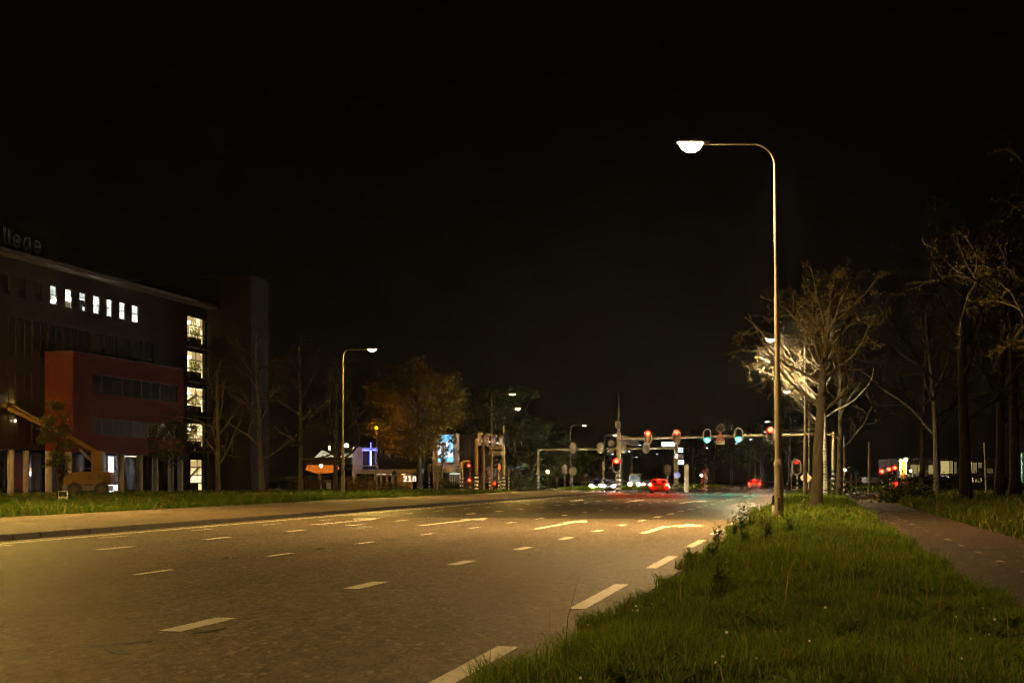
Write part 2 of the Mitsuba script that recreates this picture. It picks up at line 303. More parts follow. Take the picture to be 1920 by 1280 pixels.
# ---------------- grass islands beyond the crossing: slabs with kerbs
def island(key, poly, z=.12, mat='m_soil'):
    p = Polygon(poly); shape(key, MB().flat(list(p.buffer(-.18).exterior.coords)[:-1], -.02, z + .02), mat, kind='structure')
    r = p.difference(p.buffer(-.17)); shape(key + '__kerb', MB().flat(r, -.02, z), 'm_concrete')
isl = [at(x, y, HC * FPX / (y - HOR))[:2] for x, y in ((1252, 917.5), (1300, 918), (1340, 917), (1358, 914.5), (1362, 912), (1345, 910), (1260, 909.5))]
island('grass_island', [tuple(p) for p in isl])
tip = XY([(-20.2, 114), (-19.75, 122), (-18.4, 126.5), (-17.9, 131), (-18.3, 133.5), (-19.6, 134), (-20.6, 130), (-21.3, 123)])
island('traffic_island', tip, .12, 'm_concrete')
island('median_verge', XY([(-22, 150), (-20, 152), (-20.5, 170), (-26, 176), (-33, 168), (-32, 152)]))
# right-hand ground beyond the crossing and the verge banks
island('far_verge', XY([(-1.2, 140), (6, 139), (50, 141), (50, 300), (28, 380), (4, 300), (-1, 240), (1.5, 190), (0.5, 155)]), .12)
def bank(key, Lf0, Lf1, t0, t1, h, n=7, dt=1.5, seed=0, edge=.01):
    tt = np.arange(t0, t1, dt); V, F = [], []
    for t in tt:
        for j in range(n):
            u = j / (n - 1); L = Lf0(t) + (Lf1(t) - Lf0(t)) * u
            z = edge + h * math.sin(math.pi * u) ** .6 * (1 + .35 * (meshkit.noise([L * .9, t * .5, seed]) - .5)); V.append(RT(L, t, z))
    for i in range(len(tt) - 1):
        for j in range(n - 1): F.append([i * n + j, i * n + j + 1, (i + 1) * n + j + 1, (i + 1) * n + j])
    shape(key, MB().add(V, F), 'm_soil', smooth=True, kind='structure')
bank('verge', lambda t: -1.70, lambda t: pl(t) + .1, -8, 112, .13)
bank('bank', lambda t: pr(t) - .1, lambda t: 40.0, -8, 104, .22, 24, 2.0, 3, .03)

# ================================================================ GRASS
def verge_z(L, t): u = np.clip((L + 1.70) / 3.4, 0, 1); return .01 + .12 * np.sin(np.pi * u) ** .6
def blades(n, Lt, zf, h, wd, seed, cols, bend=1.0, straw=.09):
    r = np.random.default_rng(seed); L, t = Lt(r, n); n = len(L); x = CA * L + SA * t; y = -SA * L + CA * t; z = zf(L, t) - .01
    tuft = meshkit.noise(np.stack([x * 3.2, y * 3.2, x * 0 + seed], 1)) * .6 + meshkit.noise(np.stack([x * .7, y * .7, x * 0 + 9], 1)) * .4
    hh = r.uniform(h[0], h[1], n) * (.30 + 1.45 * np.clip((tuft - .2) / .6, 0, 1)); w = r.uniform(wd[0], wd[1], n)
    a = r.uniform(0, 2 * np.pi, n); b = r.uniform(0, 2 * np.pi, n); lean = r.uniform(.05, bend, n) * hh
    P = np.stack([x, y, z], 1); S = np.stack([np.cos(a), np.sin(a), 0 * a], 1) * w[:, None] / 2; D = np.stack([np.cos(b), np.sin(b), 0 * b], 1)
    m = P + D * (lean * .28)[:, None] + [0, 0, 1] * (hh * .58)[:, None]; e = P + D * lean[:, None] + [0, 0, 1] * (hh * (1 - .25 * lean / hh))[:, None]
    V = np.stack([P - S, P + S, m + S * .75, m - S * .75, e], 1).reshape(-1, 3)
    F = (np.array([[0, 1, 2], [0, 2, 3], [3, 2, 4]])[None] + (np.arange(n) * 5)[:, None, None]).reshape(-1, 3)
    c0, c1 = np.array(cols[0]), np.array(cols[1]); u = np.clip(meshkit.fbm(np.stack([x * .5, y * .5, x * 0 + 3], 1), 2)[:, None] * .7 + r.uniform(-.2, .5, (n, 1)), 0, 1)
    C = c0 * (1 - u) + c1 * u; s = r.random(n) < straw; C[s] = np.array([.30, .22, .08]) * r.uniform(.6, 1.2, (s.sum(), 1))
    return V, F, np.repeat(C, 5, 0)
def grass(key, sets, label):
    V, F, C, k = [], [], [], 0
    for v, f, c in sets: V.append(v); F.append(f + k); C.append(c); k += len(v)
    shape(key, (np.vstack(V), np.vstack(F)), 'm_leaf', color=np.vstack(C), kind='stuff', label=label, category='grass')
GC = [(.060, .115, .016), (.24, .34, .050)]
GC_SHADED = [(.035, .06, .010), (.12, .15, .026)]  # bank grass tones with the shade of the trees put into them
def strip(t0, t1, L0, L1, taper=True):
    def fn(r, n):
        t = r.uniform(t0, t1, n); e = r.random(n); lo, hi = (L0(t) if callable(L0) else np.full(n, L0)), (L1(t) if callable(L1) else np.full(n, L1))
        return lo + (hi - lo) * e, t
    return fn
plv = lambda t: np.interp(t, PT, PLl); prv = lambda t: np.interp(t, PT, PLr)
rag = lambda t: -1.55 + .13 * np.sin(t * 1.7) + .13 * np.sin(t * 4.3 + 1) + .10 * np.sin(t * .6)
grass('verge_grass', [
    blades(95000, strip(5.2, 13, rag, lambda t: plv(t) + .25), verge_z, (.05, .18), (.005, .012), 1, GC),
    blades(75000, strip(13, 30, rag, lambda t: plv(t) + .15), verge_z, (.06, .22), (.010, .02), 2, GC),
    blades(52000, strip(30, 112, rag, lambda t: plv(t) + .1), verge_z, (.10, .34), (.03, .06), 3, GC),
    blades(700, strip(5.2, 40, lambda t: rag(t) + .45, lambda t: plv(t)), verge_z, (.26, .45), (.006, .011), 4, [(.05, .07, .02), (.12, .12, .04)], .35, .3)], 'rough green grass of the verge between road and footpath')
lawn_z = lambda L, t: .12 + 0 * L
grassLv = lambda t: np.interp(t, GT, GL)
grass('lawn_grass', [
    blades(60000, strip(26, 119, lambda t: grassLv(t) - 9, lambda t: grassLv(t) + .12), lawn_z, (.14, .34), (.03, .07), 11, [(.045, .085, .015), (.13, .19, .032)]),
    blades(30000, strip(40, 122, lambda t: grassLv(t) - 34, lambda t: grassLv(t) - 9), lawn_z, (.12, .30), (.05, .12), 12, [(.04, .07, .014), (.10, .14, .028)])], 'mown lawn beyond the paved strip, in front of the buildings')
bank_z = lambda L, t: .03 + .20 * np.clip((L - prv(t)) / 4, 0, 1)
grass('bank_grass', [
    blades(40000, strip(12, 50, lambda t: prv(t) - .15, lambda t: prv(t) + 8), bank_z, (.14, .36), (.02, .045), 21, GC_SHADED),
    blades(40000, strip(50, 104, lambda t: prv(t) - .1, lambda t: prv(t) + 18), bank_z, (.15, .4), (.05, .1), 22, GC_SHADED)], 'grass on the far side of the footpath, tree shade put into its colour')
def in_poly(poly):
    P = Polygon(poly)
    def fn(r, n):
        x0, y0, x1, y1 = P.bounds; x, y = r.uniform(x0, x1, n), r.uniform(y0, y1, n); ok = shapely.contains_xy(P, x, y); x, y = x[ok], y[ok]
        return CA * x - SA * y, SA * x + CA * y
    return fn
grass('island_grass', [blades(16000, in_poly(isl), lambda L, t: .13 + 0 * L, (.2, .5), (.08, .16), 31, [(.09, .12, .02), (.2, .22, .04)])], 'tall grass on the island to the right of the red car')
grass('median_grass', [blades(8000, in_poly(XY([(-22, 151), (-20.5, 153), (-21, 168), (-26, 174), (-32, 168), (-31.5, 153)])), lambda L, t: .13 + 0 * L, (.2, .45), (.08, .16), 32, GC)], 'grass of the median beyond the side road')
grass('far_verge_grass', [blades(14000, in_poly(XY([(-1, 141), (9, 140), (14, 190), (2, 190)])), lambda L, t: .13 + 0 * L, (.2, .5), (.08, .16), 33, GC)], 'grass at the far corner of the crossing beside the silver car')

r = np.random.default_rng(55); V, F, C, k = [], [], [], 0
for i in range(420):
    t = 5.4 + 28 * r.random() ** 1.6; L = r.uniform(-1.55, plv(t) + .1); c0 = RT(L, t, float(verge_z(np.array(L), t)) + .02); dk = r.uniform(.5, 1.2); s = r.uniform(.06, .17)
    for q in range(r.integers(5, 10)):
        b_ = r.uniform(0, 6.28); l = s * r.uniform(.6, 1.3); D = np.array([math.cos(b_), math.sin(b_), r.uniform(.25, 1.0)]); S = np.array([-math.sin(b_), math.cos(b_), 0]) * l * r.uniform(.12, .26)
        tipz = np.array([0, 0, -.25 * l]); V += [c0, c0 + D * l * .55 + S, c0 + D * l + tipz, c0 + D * l * .55 - S]; F += [[k, k + 1, k + 2], [k, k + 2, k + 3]]; k += 4; C += [np.array([.13, .19, .035]) * dk * r.uniform(.7, 1.3)] * 4
shape('verge_leaves', (np.array(V), np.array(F)), 'm_leaf', color=np.array(C), kind='stuff', label='broad low weed leaves mixed into the verge grass', category='weed')
# seed heads and daisies in the verge, too small to count
r = np.random.default_rng(77); m = MB()
for i in range(110):
    if i % 7 == 0: t0_, L0_ = r.uniform(6, 36), r.uniform(-1.4, 1.3)
    t = t0_ + r.normal(0, .8); L = np.clip(L0_ + r.normal(0, .35), -1.5, plv(t) + .1); p = RT(L, t, float(verge_z(L, t)) + r.uniform(.12, .36)); q = r.uniform(.004, .010)
    m.mesh(trimesh.creation.icosphere(subdivisions=0, radius=q).apply_translation(p))
shape('seed_heads', m, 'm_white', kind='stuff', label='tiny pale seed heads and daisies scattered in the verge grass', category='flower')
# ---------------- tall weeds, one by one
def weed(p, h, seed, label, stems=5, lsz=.05):
    r = np.random.default_rng(seed); st = MB(); V, F, C, k = [], [], [], 0
    for s in range(stems):
        a = r.uniform(0, 6.28); sp = r.uniform(.05, .35) * h; hh = h * r.uniform(.6, 1.0)
        pts = [p + np.array([math.cos(a) * sp * u ** 1.3, math.sin(a) * sp * u ** 1.3, hh * u]) for u in np.linspace(0, 1, 6)]
        st.tube(pts, np.linspace(.007, .003, 6), 5)
        for q in range(int(26 * h / .6)):
            u = r.uniform(.12, 1.0); c = p + np.array([math.cos(a) * sp * u ** 1.3, math.sin(a) * sp * u ** 1.3, hh * u]); b = r.uniform(0, 6.28); l = lsz * r.uniform(.6, 1.6) * (1.25 - .8 * u)
            D = np.array([math.cos(b), math.sin(b), r.uniform(-.1, .8)]); S = np.array([-math.sin(b), math.cos(b), 0]) * l * .30
            V += [c, c + D * l * .5 + S, c + D * l, c + D * l * .5 - S]; F += [[k, k + 1, k + 2], [k, k + 2, k + 3]]; k += 4
            C += [np.array([.12, .16, .035]) * r.uniform(.6, 1.5)] * 4
    w = thing('weed', label, 'weed', 'tall weeds in the verge'); part(w, 'stem', st, 'm_stem'); part(w, 'foliage', (np.array(V), np.array(F)), 'm_leaf', color=np.array(C))
M('m_stem', (.06, .055, .03), .8)
for i, (px, Y, h, lab) in enumerate(((1391, 25.5, .85, 'tallest leafy weed at the kerb line just left of the near lamp post'), (1408, 26.5, .75, 'leafy weed between the tallest weed and the near lamp post'),
        (1376, 24.0, .55, 'low bushy weed beside the edge line, left of the tallest weed'), (1428, 27.0, .55, 'weed close against the near lamp post on its left'), (1345, 21.0, .50, 'weed overhanging the edge dash, furthest left of the weeds by the lamp'),
        (1336, 16.0, .45, 'bushy weed on the road edge beside the second edge dash'), (1302, 15.5, .35, 'short weed at the grass rim near the second edge dash'), (1440, 22.0, .6, 'broad weed in front of the near lamp post base'), (1480, 24.0, .5, 'weed to the right of the near lamp post base'),
        (1400, 20.0, .45, 'dark weed in the middle of the verge in front of the tall weeds'), (1500, 34.0, .7, 'yellow green weed clump at the foot of the thick near tree'), (1350, 12.0, .35, 'low weed in the near grass with white flowers beside it'), (1586, 48, .7, 'bushy weed beside the footpath behind the thick near tree'))):
    p = gx(px, Y); L = CA * p[0] - SA * p[1]; L = max(L, -1.6); t = SA * p[0] + CA * p[1]; p = RT(L, t, float(verge_z(np.array(L), t)) - .02)
    weed(p, h, 100 + i, lab, 7, .085)
# ================================================================ STREET LAMPS
WARM = np.array([1.0, .615, .23]) * 2.4; YEL = np.array([1.0, .62, .13]) * 2.4; PALE = np.array([1.0, .82, .52]); SOD = np.array([1.0, .36, .00006])
def bowl(a, b, c, n=10, m=14):
    V, F = [], []
    for i in range(n + 1):
        ph = i / n * np.pi / 2
        for j in range(m): th = j * 2 * np.pi / m; V.append([a * math.cos(ph) * math.cos(th), b * math.cos(ph) * math.sin(th), -c * math.sin(ph)])
    for i in range(n):
        for j in range(m): F.append([i * m + j, i * m + (j + 1) % m, (i + 1) * m + (j + 1) % m, (i + 1) * m + j])
    return MB().add(V, np.array(F)[:, ::-1])
def lamp(base, H, arm, ang, label, I, col, group, w=1.0, lean=(0, 0), detail=1, pscale=1.0, rise=.0, key='street_lamp', z0=None):
    """post with stepped diameters, a swept arm and a luminaire whose bowl shines; ang = direction of the arm, degrees"""
    b = np.array([base[0], base[1], base[2] if len(base) > 2 else 0.0]); t = thing(key, label, 'street lamp', group)
    up = lambda z: b + np.array([lean[0] * z / H, lean[1] * z / H, z])
    d = np.array([math.cos(math.radians(ang)), math.sin(math.radians(ang)), 0])
    r0, r1, r2, r3, r4 = np.array([.118, .092, .064, .047, .040]) * pscale; f = H / 10
    k = 16 if detail else 8
    zz = [(-.05, r0), (1.62 * f, r0), (1.79 * f, r1), (3.80 * f, r1), (3.92 * f, r2), (6.0 * f, r2), (6.08 * f, r3), (8.1 * f, r3), (8.13 * f, r4), (H - .55, r4)]
    bend = [(H - .55 + .55 * math.sin(a), .55 * (1 - math.cos(a))) for a in np.linspace(.15, math.pi / 2, 9)]
    pts = [up(z) for z, _ in zz] + [up(z) + d * s for z, s in bend]
    rad = [q for _, q in zz] + [r4 * .85] * len(bend)
    pm = MB().tube(pts[:len(zz)], rad[:len(zz)], k); part(t, 'post', pm, 'm_post', smooth=40)
    e = up(H) + d * (arm - .25) + np.array([0, 0, rise])
    part(t, 'arm', MB().tube([pts[len(zz) - 1]] + pts[len(zz):] + [e], [r4] + [r4 * .85] * len(bend) + [r4 * .7], k), 'm_post', smooth=40)
    if detail:
        part(t, 'collar', MB().tube([up(1.60 * f), up(1.66 * f), up(1.80 * f)], [r0 * 1.06, r0 * 1.08, r1 * 1.05], k), 'm_post', smooth=30)
        part(t, 'joint_ring', cyl(up(3.02 * f), up(3.035 * f), r1 * 1.03, None, k), 'm_black'); part(t, 'joint_ring', cyl(up(1.02 * f), up(1.035 * f), r0 * 1.02, None, k), 'm_black')
        part(t, 'hatch', MB().box((0, 0, 0), (.09, .012, .34), ch=.006).put(up(.62) + np.array([-.02, -r0 - .001, 0]), 0), 'm_post')
    head = up(H) + d * (arm + .08) + np.array([0, 0, rise + .03])
    hd = MB().add(*bowl(.36, .16, .11).get()); hd.v[-1][:, 2] *= -1; hd.f = [x[:, ::-1] for x in hd.f]
    hd.box((-.38, 0, .03), (.2, .09, .07), ch=.02)
    part(t, 'housing', hd.put(head, ang), 'm_backgrey', smooth=30)
    k = np.arange(20); an = k * 2 * np.pi / 20; E = np.stack([np.cos(an), np.sin(an)], 1); hb = .24 if detail else .17; V, F = [], []
    ph = np.linspace(0, 1.12, 6)
    for q_ in ph: V.append(np.column_stack([E * [.31 * math.cos(q_), .17 * math.cos(q_)], np.full(20, -hb * math.sin(q_))]))
    for i in range(5): F.append(np.stack([i * 20 + k, i * 20 + (k + 1) % 20, (i + 1) * 20 + (k + 1) % 20, (i + 1) * 20 + k], 1)[:, ::-1])
    for i0, i1, g_ in ((0, 1, .16), (1, 3, .5), (3, 5, 1.6)) if detail else ((0, 5, 1.0),):     # bowl glass graded brighter downwards, lamp glare built into its glow
        part(t, 'lamp_bowl', MB().add(np.vstack(V), np.vstack(F[i0:i1])).put(head + [0, 0, -.004], ang), 'm_lens', smooth=True, em=np.asarray(col) * [4, 5.2, 9] * g_, w=.4)
    bot = E * [.31 * math.cos(1.12), .17 * math.cos(1.12)]
    bo = MB().prism([tuple(q) for q in bot], 0, .004).put((0, 0, 0), 0, 1, -90).put(head + [0, 0, -hb * math.sin(1.12) - .008], ang); A = math.pi * .31 * .17 * math.cos(1.12) ** 2 * 1.1
    part(t, 'lamp_glass', bo, 'm_lens', em=np.asarray(col) * I / A, w=w)
    return t
# right-hand row (main lamp, its neighbours along the road)
AR = 180 - 13.7 + 180 - 180
lamp((6.92, 31.6), 9.93, 2.08, 179, 'tall lamp post with brilliant lamp standing in the near verge', 560, WARM, None, 90, lean=(-.13, 0))
lamp((-4.35, -11.6), 9.93, 2.1, 179, 'lamp post of the right-hand row standing behind the viewpoint', 520, WARM, None, 60, lean=(-.05, 0), detail=0)
RL = [((17.9, 74.6), 9.9, 2.0, 560, 45, 'second lamp of the right-hand row, head left of the near post at tree height'),
      ((28.8, 118.4), 9.9, 2.0, 420, 10, 'third lamp of the right-hand row, head just right of the near post'),
      ((39.3, 178), 9.9, 2.0, 300, 4, 'small far lamp left of the near post, above the rightmost gantry signal'),
      ((46.5, 214), 9.9, 2.0, 300, 3, 'small far lamp left of the rightmost gantry signal, just above the beam'),
      ((51.3, 251.6), 9.9, 2.0, 260, 2, 'distant lamp below the gantry beam between the second green light and the right red light')]
for (xy, H, arm, I, w, lab) in RL: lamp(xy, H, arm, 172, lab, I, np.array([2.2, 1.62, .80]) if I > 400 else PALE, None, w, detail=0)
for px, py, Y, ppx, lab in ((1381, 831, 290, 1416, 'distant lamp just below the second green light'), (1326, 839, 330, 1337, 'distant lamp below the first green light')):
    p = at(px, py, Y); lamp(((ppx - 960) * Y / FPX, Y), p[2], abs(ppx - px) * Y / FPX, 180, lab, 200, PALE, None, 1, detail=0)
# left-hand row, arms reaching towards the road
LLr = [((-29.6, -1.8), 9.95, 2.0, 420, 20, 'lamp post of the left-hand row level with the viewpoint'), ((-20.6, 39.7), 9.95, 2.0, 720, 60, 'lamp post of the left-hand row, out of view on the left'),
       ((-11.24, 81.2, .12), 9.85, 1.85, 340, 20, 'tall lamp post at the lawn edge, largest lit lamp on the left'), ((-2.04, 122.7, .12), 9.85, 2.0, 300, 10, 'lit lamp post in front of the side gantry, with horizontal arm'),
       ((9.2, 191.7), 9.95, 2.1, 420, 5, 'lit lamp post standing behind the left end of the rear gantry'), ((17.5, 231), 9.95, 1.9, 380, 3, 'lit lamp just left of the thick signal mast')]
for b, H, arm, I, w, lab in LLr: lamp(b, H, arm, 4, lab, I, YEL, None, w, detail=0)
lamp((-.95, 140.5, .12), 8.7, 1.55, 8, 'lit lamp with rising arm on the right-hand post of the side gantry', 260, YEL, None, 8, detail=0, rise=.75)
for px, py, Y, side, lab in ((1184, 827, 265, 1, 'far lamp just below the gantry beam, right of the signal mast'), (1199, 834, 300, 1, 'upper of two stacked far lamps between the two left red signals'), (1199, 841, 330, 1, 'lower of two stacked far lamps between the two left red signals'),
        (1179, 846, 345, 1, 'far lamp above the white van, left one'), (1148, 851.5, 380, 1, 'faint far lamp left of the signal mast'), (1193, 857, 430, 1, 'faint far lamp above the white van, right one'), (1232, 850.5, 400, -1, 'faint far lamp above the red car')):
    p = at(px, py, Y); lamp((p[0] + (-1.9 if side > 0 else 2.0) * 1.0, Y), p[2], 1.9, 0 if side > 0 else 180, lab, 200, PALE, None, .7, detail=0, pscale=1.2)
# sodium and low lamps on the left
def post_lamp(px, Y, py, label, I, col, w, r=.07, br=.16):
    p = at(px, py, Y); t = thing('post_top_lamp', label, 'street lamp'); part(t, 'post', MB().tube([[p[0], Y, 0], [p[0], Y, p[2] - .12]], [r, r * .6], 8), 'm_galv', smooth=40)
    part(t, 'cap', MB().tube([p + [0, 0, br * .8], p + [0, 0, br * 1.1]], [br * 1.3, br * .4], 10), 'm_backgrey')
    part(t, 'globe', trimesh.creation.icosphere(subdivisions=2, radius=br).apply_translation(p), 'm_lens', em=np.asarray(col) * I / (math.pi * br * br), w=w)
post_lamp(706.5, 160, 802, 'tall orange lamp in front of the church wall with the blue cross', 480, SOD, 10)
post_lamp(-249, 76, 690, 'orange lamp off the left edge lighting the end of the red brick block', 1150, (1, .52, .14), 14)
post_lamp(602, 172, 873, 'low white lamp in front of the orange canopy', 22, (1, .8, .6), 1, .05, .2)
post_lamp(1027, 215, 884, 'low warm lamp left of the rear gantry, in the bushes', 30, (1, .7, .35), .6, .06, .25)
post_lamp(1315, 255, 891, 'small warm lamp behind the grass island', 60, (1, .75, .45), .6, .06, .2)
def wall_lamp(px, py, Y, label, I, col, r=.18, w=.5):
    p = at(px, py, Y); t = thing('wall_lamp', label, 'lamp'); part(t, 'bracket', MB().box(p + [0, .3, .1], (.12, .5, .08)), 'm_darkgrey')
    part(t, 'globe', trimesh.creation.icosphere(subdivisions=2, radius=r).apply_translation(p), 'm_lens', em=np.asarray(col) * I / (math.pi * r * r), w=w)
wall_lamp(650, 835, 188, 'white flood lamp behind the tall left lamp post', 40, (1, .92, .7), .3)
wall_lamp(470, 826.5, 140, 'small white light at the dark end of the college building', 3, (1, .95, .85), .12, .2)

# ================================================================ SIGNAL HEADS, POSTS, GANTRIES
RED = np.array([1.0, .0018, .0006]); GRN = np.array([.0012, 1.0, .66])
def bands(t, x, y, z0, z1, r, n=8, first_black=True):
    h = (z1 - z0) / n
    for i in range(n): part(t, 'band', cyl([x, y, z0 + i * h], [x, y, z0 + (i + 1) * h - .003], r, None, 10), 'm_black' if (i % 2 == 0) == first_black else 'm_white', smooth=40)
def head(t, c, w, h, lit, yaw=YAW, I=55, arrow=False, I_w=1.0, key=''):
    """signal head: capsule backboard with white border, three lenses under visors"""
    q = lambda mb: mb.put(c, yaw)
    cap = Polygon(capsule(w, h)); inner = cap.buffer(-.075)
    part(t, 'backboard', q(MB().prism(inner, -.02, .03)), 'm_black'); part(t, 'border', q(MB().prism(cap.difference(inner), -.03, .03)), 'm_white')
    part(t, 'lamp_box', q(MB().box((0, .12, 0), (.30, .18, h * .80), ch=.03)), 'm_cream')
    R = min(.20, w * .245)
    for nm, k in (('red', .28), ('amber', 0), ('green', -.28)):
        z = k * h; on = nm == lit
        vis = [(R * 1.12 * math.cos(a), z + R * 1.12 * math.sin(a)) for a in np.linspace(-.35, math.pi + .35, 12)]
        V = [[x, yy, zz] for x, zz in vis for yy in (-.21, -.02)]; F = [[2 * i, 2 * i + 1, 2 * i + 3, 2 * i + 2] for i in range(11)]
        part(t, 'visor', q(MB().add(V, F)), 'm_black')
        if on and arrow: P = [(-.13, z - .022), (.01, z - .022), (.01, z - .085), (.13, z), (.01, z + .085), (.01, z + .022), (-.13, z + .022)]
        else: P = disc(R, 16, 0, z)
        m = q(MB().prism(P, -.05, -.021))
        if on: part(t, 'lit_lens', m, 'm_lens', em=(RED if nm == 'red' else GRN) * I / (math.pi * R * R) * (3 if arrow else 1), w=I_w)
        else: part(t, 'dark_lens', m, 'm_glass')
def signal_head(px, py, Y, w, h, lit, label, I=55, group=None, **k):
    t = thing('traffic_signal', label, 'traffic light', group); c = at(px, py, Y); head(t, c, w, h, lit, I=I, **k); return t, c
def beam(t, a, b, r, mat, key='beam', n=4):
    part(t, key, MB().tube([a, b], r, n), mat)
# front gantry over the approach
gA, gB = np.array([10.92, 125.0]), np.array([31.6, 120.0]); zA, zB = 5.55, 5.85
g = thing('signal_gantry', 'pale signal gantry carrying two red and two green lights over the road', 'gantry')
gb = lambda u: np.array([*(gA + (gB - gA) * u), zA + (zB - zA) * u])
for i in range(5):
    u0, u1 = i / 5, (i + 1) / 5; part(g, 'beam', MB().tube([gb(u0), gb(u1 - .004)], .15, 8), 'm_cream', smooth=50)
    if i: part(g, 'flange', cyl(gb(u0 - .006), gb(u0 + .002), .21, None, 10), 'm_galv')
part(g, 'mast', MB().tube([[*gA, 0], [*gA, 3.0], [*gA, 6.0], [*gA, 6.3]], [.27, .24, .22, .2], 14), 'm_cream', smooth=40)
part(g, 'antenna', MB().tube([[*gA, 6.3], [*gA, 7.6], [*gA, 10.3]], [.14, .10, .03], 8), 'm_galv'); part(g, 'equipment_box', MB().box((gA[0] - .1, gA[1] - .1, 7.0), (.5, .4, .8), ch=.04), 'm_galv')
bands(g, gA[0], gA[1], .12, 2.15, .285, 9); part(g, 'post', MB().tube([[*gB, 0], [*gB, zB + .2]], [.2, .17], 12), 'm_cream', smooth=40); bands(g, gB[0], gB[1], .15, 2.3, .21, 9)
part(g, 'corner_brace', MB().tube([[gA[0] + .2, gA[1], 5.9], [gA[0] + 1.3, gA[1] - .3, 5.62]], .06, 6), 'm_cream')
SIG = 'signal heads on the front gantry'
for px, py, lit, lab in ((1215, 820, 'red', 'red light on the front gantry, nearest the signal mast'), (1268.5, 818.5, 'red', 'red light on the front gantry above the blue direction signs'), (1326, 817, 'green', 'green light on the gantry left of the white ring sign'), (1385, 815.5, 'green', 'green light on the gantry right of the white ring sign'), (1444.5, 814, 'red', 'red light on the gantry beside the near lamp post')):
    Yg = 125 - 5 * (px - 1160) / 398 - .45; signal_head(px, py, Yg, .82, 1.46, lit, lab, I=80 if lit == 'green' else 55, group=SIG, I_w=3)
t, c = signal_head(1156, 872, 123.6, .86, 1.50, 'red', 'low red light on the signal mast, left of the white van', 60, I_w=3)
part(t, 'bracket', MB().tube([c + [0, .1, .4], [gA[0], gA[1], c[2] + .4]], .04, 6), 'm_galv')
# ring sign, warning triangle and text plate on the beam
c = at(1351.5, 803, 122.3); t = thing('ring_sign', 'round sign with white ring and dark face above the gantry beam', 'sign')
d = Polygon(disc(.43, 28)); part(t, 'face', MB().prism(d.buffer(-.055), -.02, .03).put(c, YAW), 'm_black'); part(t, 'ring', MB().prism(d.difference(d.buffer(-.055)), -.03, .03).put(c, YAW), 'm_cream'); part(t, 'bracket', MB().box((0, .1, -.5), (.06, .06, .5)).put(c, YAW), 'm_galv')
c = at(1350.5, 818.8, 122.2); t = thing('warning_sign', 'triangular exclamation mark warning sign with text plate below the ring sign', 'sign')
tri = Polygon([(-.44, -.33), (.44, -.33), (0, .43)]); part(t, 'border', MB().prism(tri.difference(tri.buffer(-.075, join_style=2)), -.03, .02).put(c, YAW), 'm_red'); part(t, 'face', MB().prism(tri.buffer(-.075, join_style=2), -.025, .02).put(c, YAW), 'm_cream')
part(t, 'exclamation_mark', MB().prism([(-.035, -.05), (.035, -.05), (.05, .2), (-.05, .2)], -.04, -.025).prism(disc(.04, 10, 0, -.14), -.04, -.025).put(c, YAW), 'm_black')
part(t, 'text_plate', MB().box((0, 0, -.58), (.86, .04, .40), ch=.02).put(c, YAW), 'm_cream')
r = np.random.default_rng(5); tx = MB(); x = -.32
while x < .3: w_ = r.uniform(.02, .05); tx.box((x, -.025, -.58 + r.uniform(-.01, .03)), (w_, .012, .10 + r.uniform(0, .06))); x += w_ + .018
part(t, 'lettering', tx.put(c, YAW), 'm_black', kind='stuff')
# lit street-name box and direction signs on their own post at the rear gantry's right end
def lit_sign(px, py, Y, w, h, label, key='illuminated_sign', strip_=True, I=3.2, yaw=YAW, blue=True):
    c = at(px, py, Y); t = thing(key, label, 'sign'); q = lambda mb: mb.put(c, yaw)
    part(t, 'frame', q(MB().prism(Polygon(rect(-w / 2, -h / 2, w / 2, h / 2)).buffer(.03), 0, .22)), 'm_backgrey')
    part(t, 'panel', q(MB().prism(rect(-w / 2, -h / 2, w / 2, h / 2), -.01, 0)), 'm_lens', em=(I, I * 1.02, I * 1.1), w=.3)
    return t, c, q
t, c, q = lit_sign(1253, 832.5, 126, 1.34, .46, 'long white lit street name box hanging left of the second red light')
part(t, 'blue_strip', q(MB().box((.02, -.02, -.14), (.95, .012, .12))), 'm_lens', em=(.05, .45, 1.6), w=.1); part(t, 'lettering', q(MB().mesh(meshkit.text_mesh('......', .2))), 'm_blue') if False else None
tx = MB(); x = -.5
for i in range(11): w_ = r.uniform(.03, .07); tx.box((x, -.02, .05), (w_, .012, .08 + r.uniform(0, .05))); x += w_ + .03
part(t, 'lettering', q(tx), 'm_backgrey', kind='stuff')
for px, py, w_, h_, lab in ((1276, 843.5, .52, .48, 'upper white and blue lit direction sign under the second red light'), (1277, 866.5, .56, .46, 'lower white and blue lit direction sign above the round blue arrow sign')):
    t, c, q = lit_sign(px, py, 128, w_, h_, lab, key='direction_sign')
    part(t, 'blue_field', q(MB().prism([(-.05, -.2), (.2, -.2), (.2, .16), (.05, .16), (-.05, .02)], -.025, -.011)), 'm_lens', em=(.03, .45, 2.0), w=.1); part(t, 'pictogram', q(MB().box((-.16, -.02, .1), (.1, .012, .14))), 'm_signyellow')
t, c, q = lit_sign(1268.5, 854.5, 128.2, .2, .42, 'narrow white lit sign between the two blue direction signs', key='direction_sign')
c = at(1276.5, 855.5, 128); t = thing('direction_sign', 'unlit brown direction board between the two lit blue signs', 'sign'); part(t, 'board', MB().box((0, 0, 0), (.50, .05, .42), ch=.02).put(c, YAW), 'm_darkgrey'); part(t, 'frame', MB().prism(Polygon(rect(-.27, -.23, .27, .23)).difference(Polygon(rect(-.25, -.21, .25, .21))), -.035, .03).put(c, YAW), 'm_backgrey')
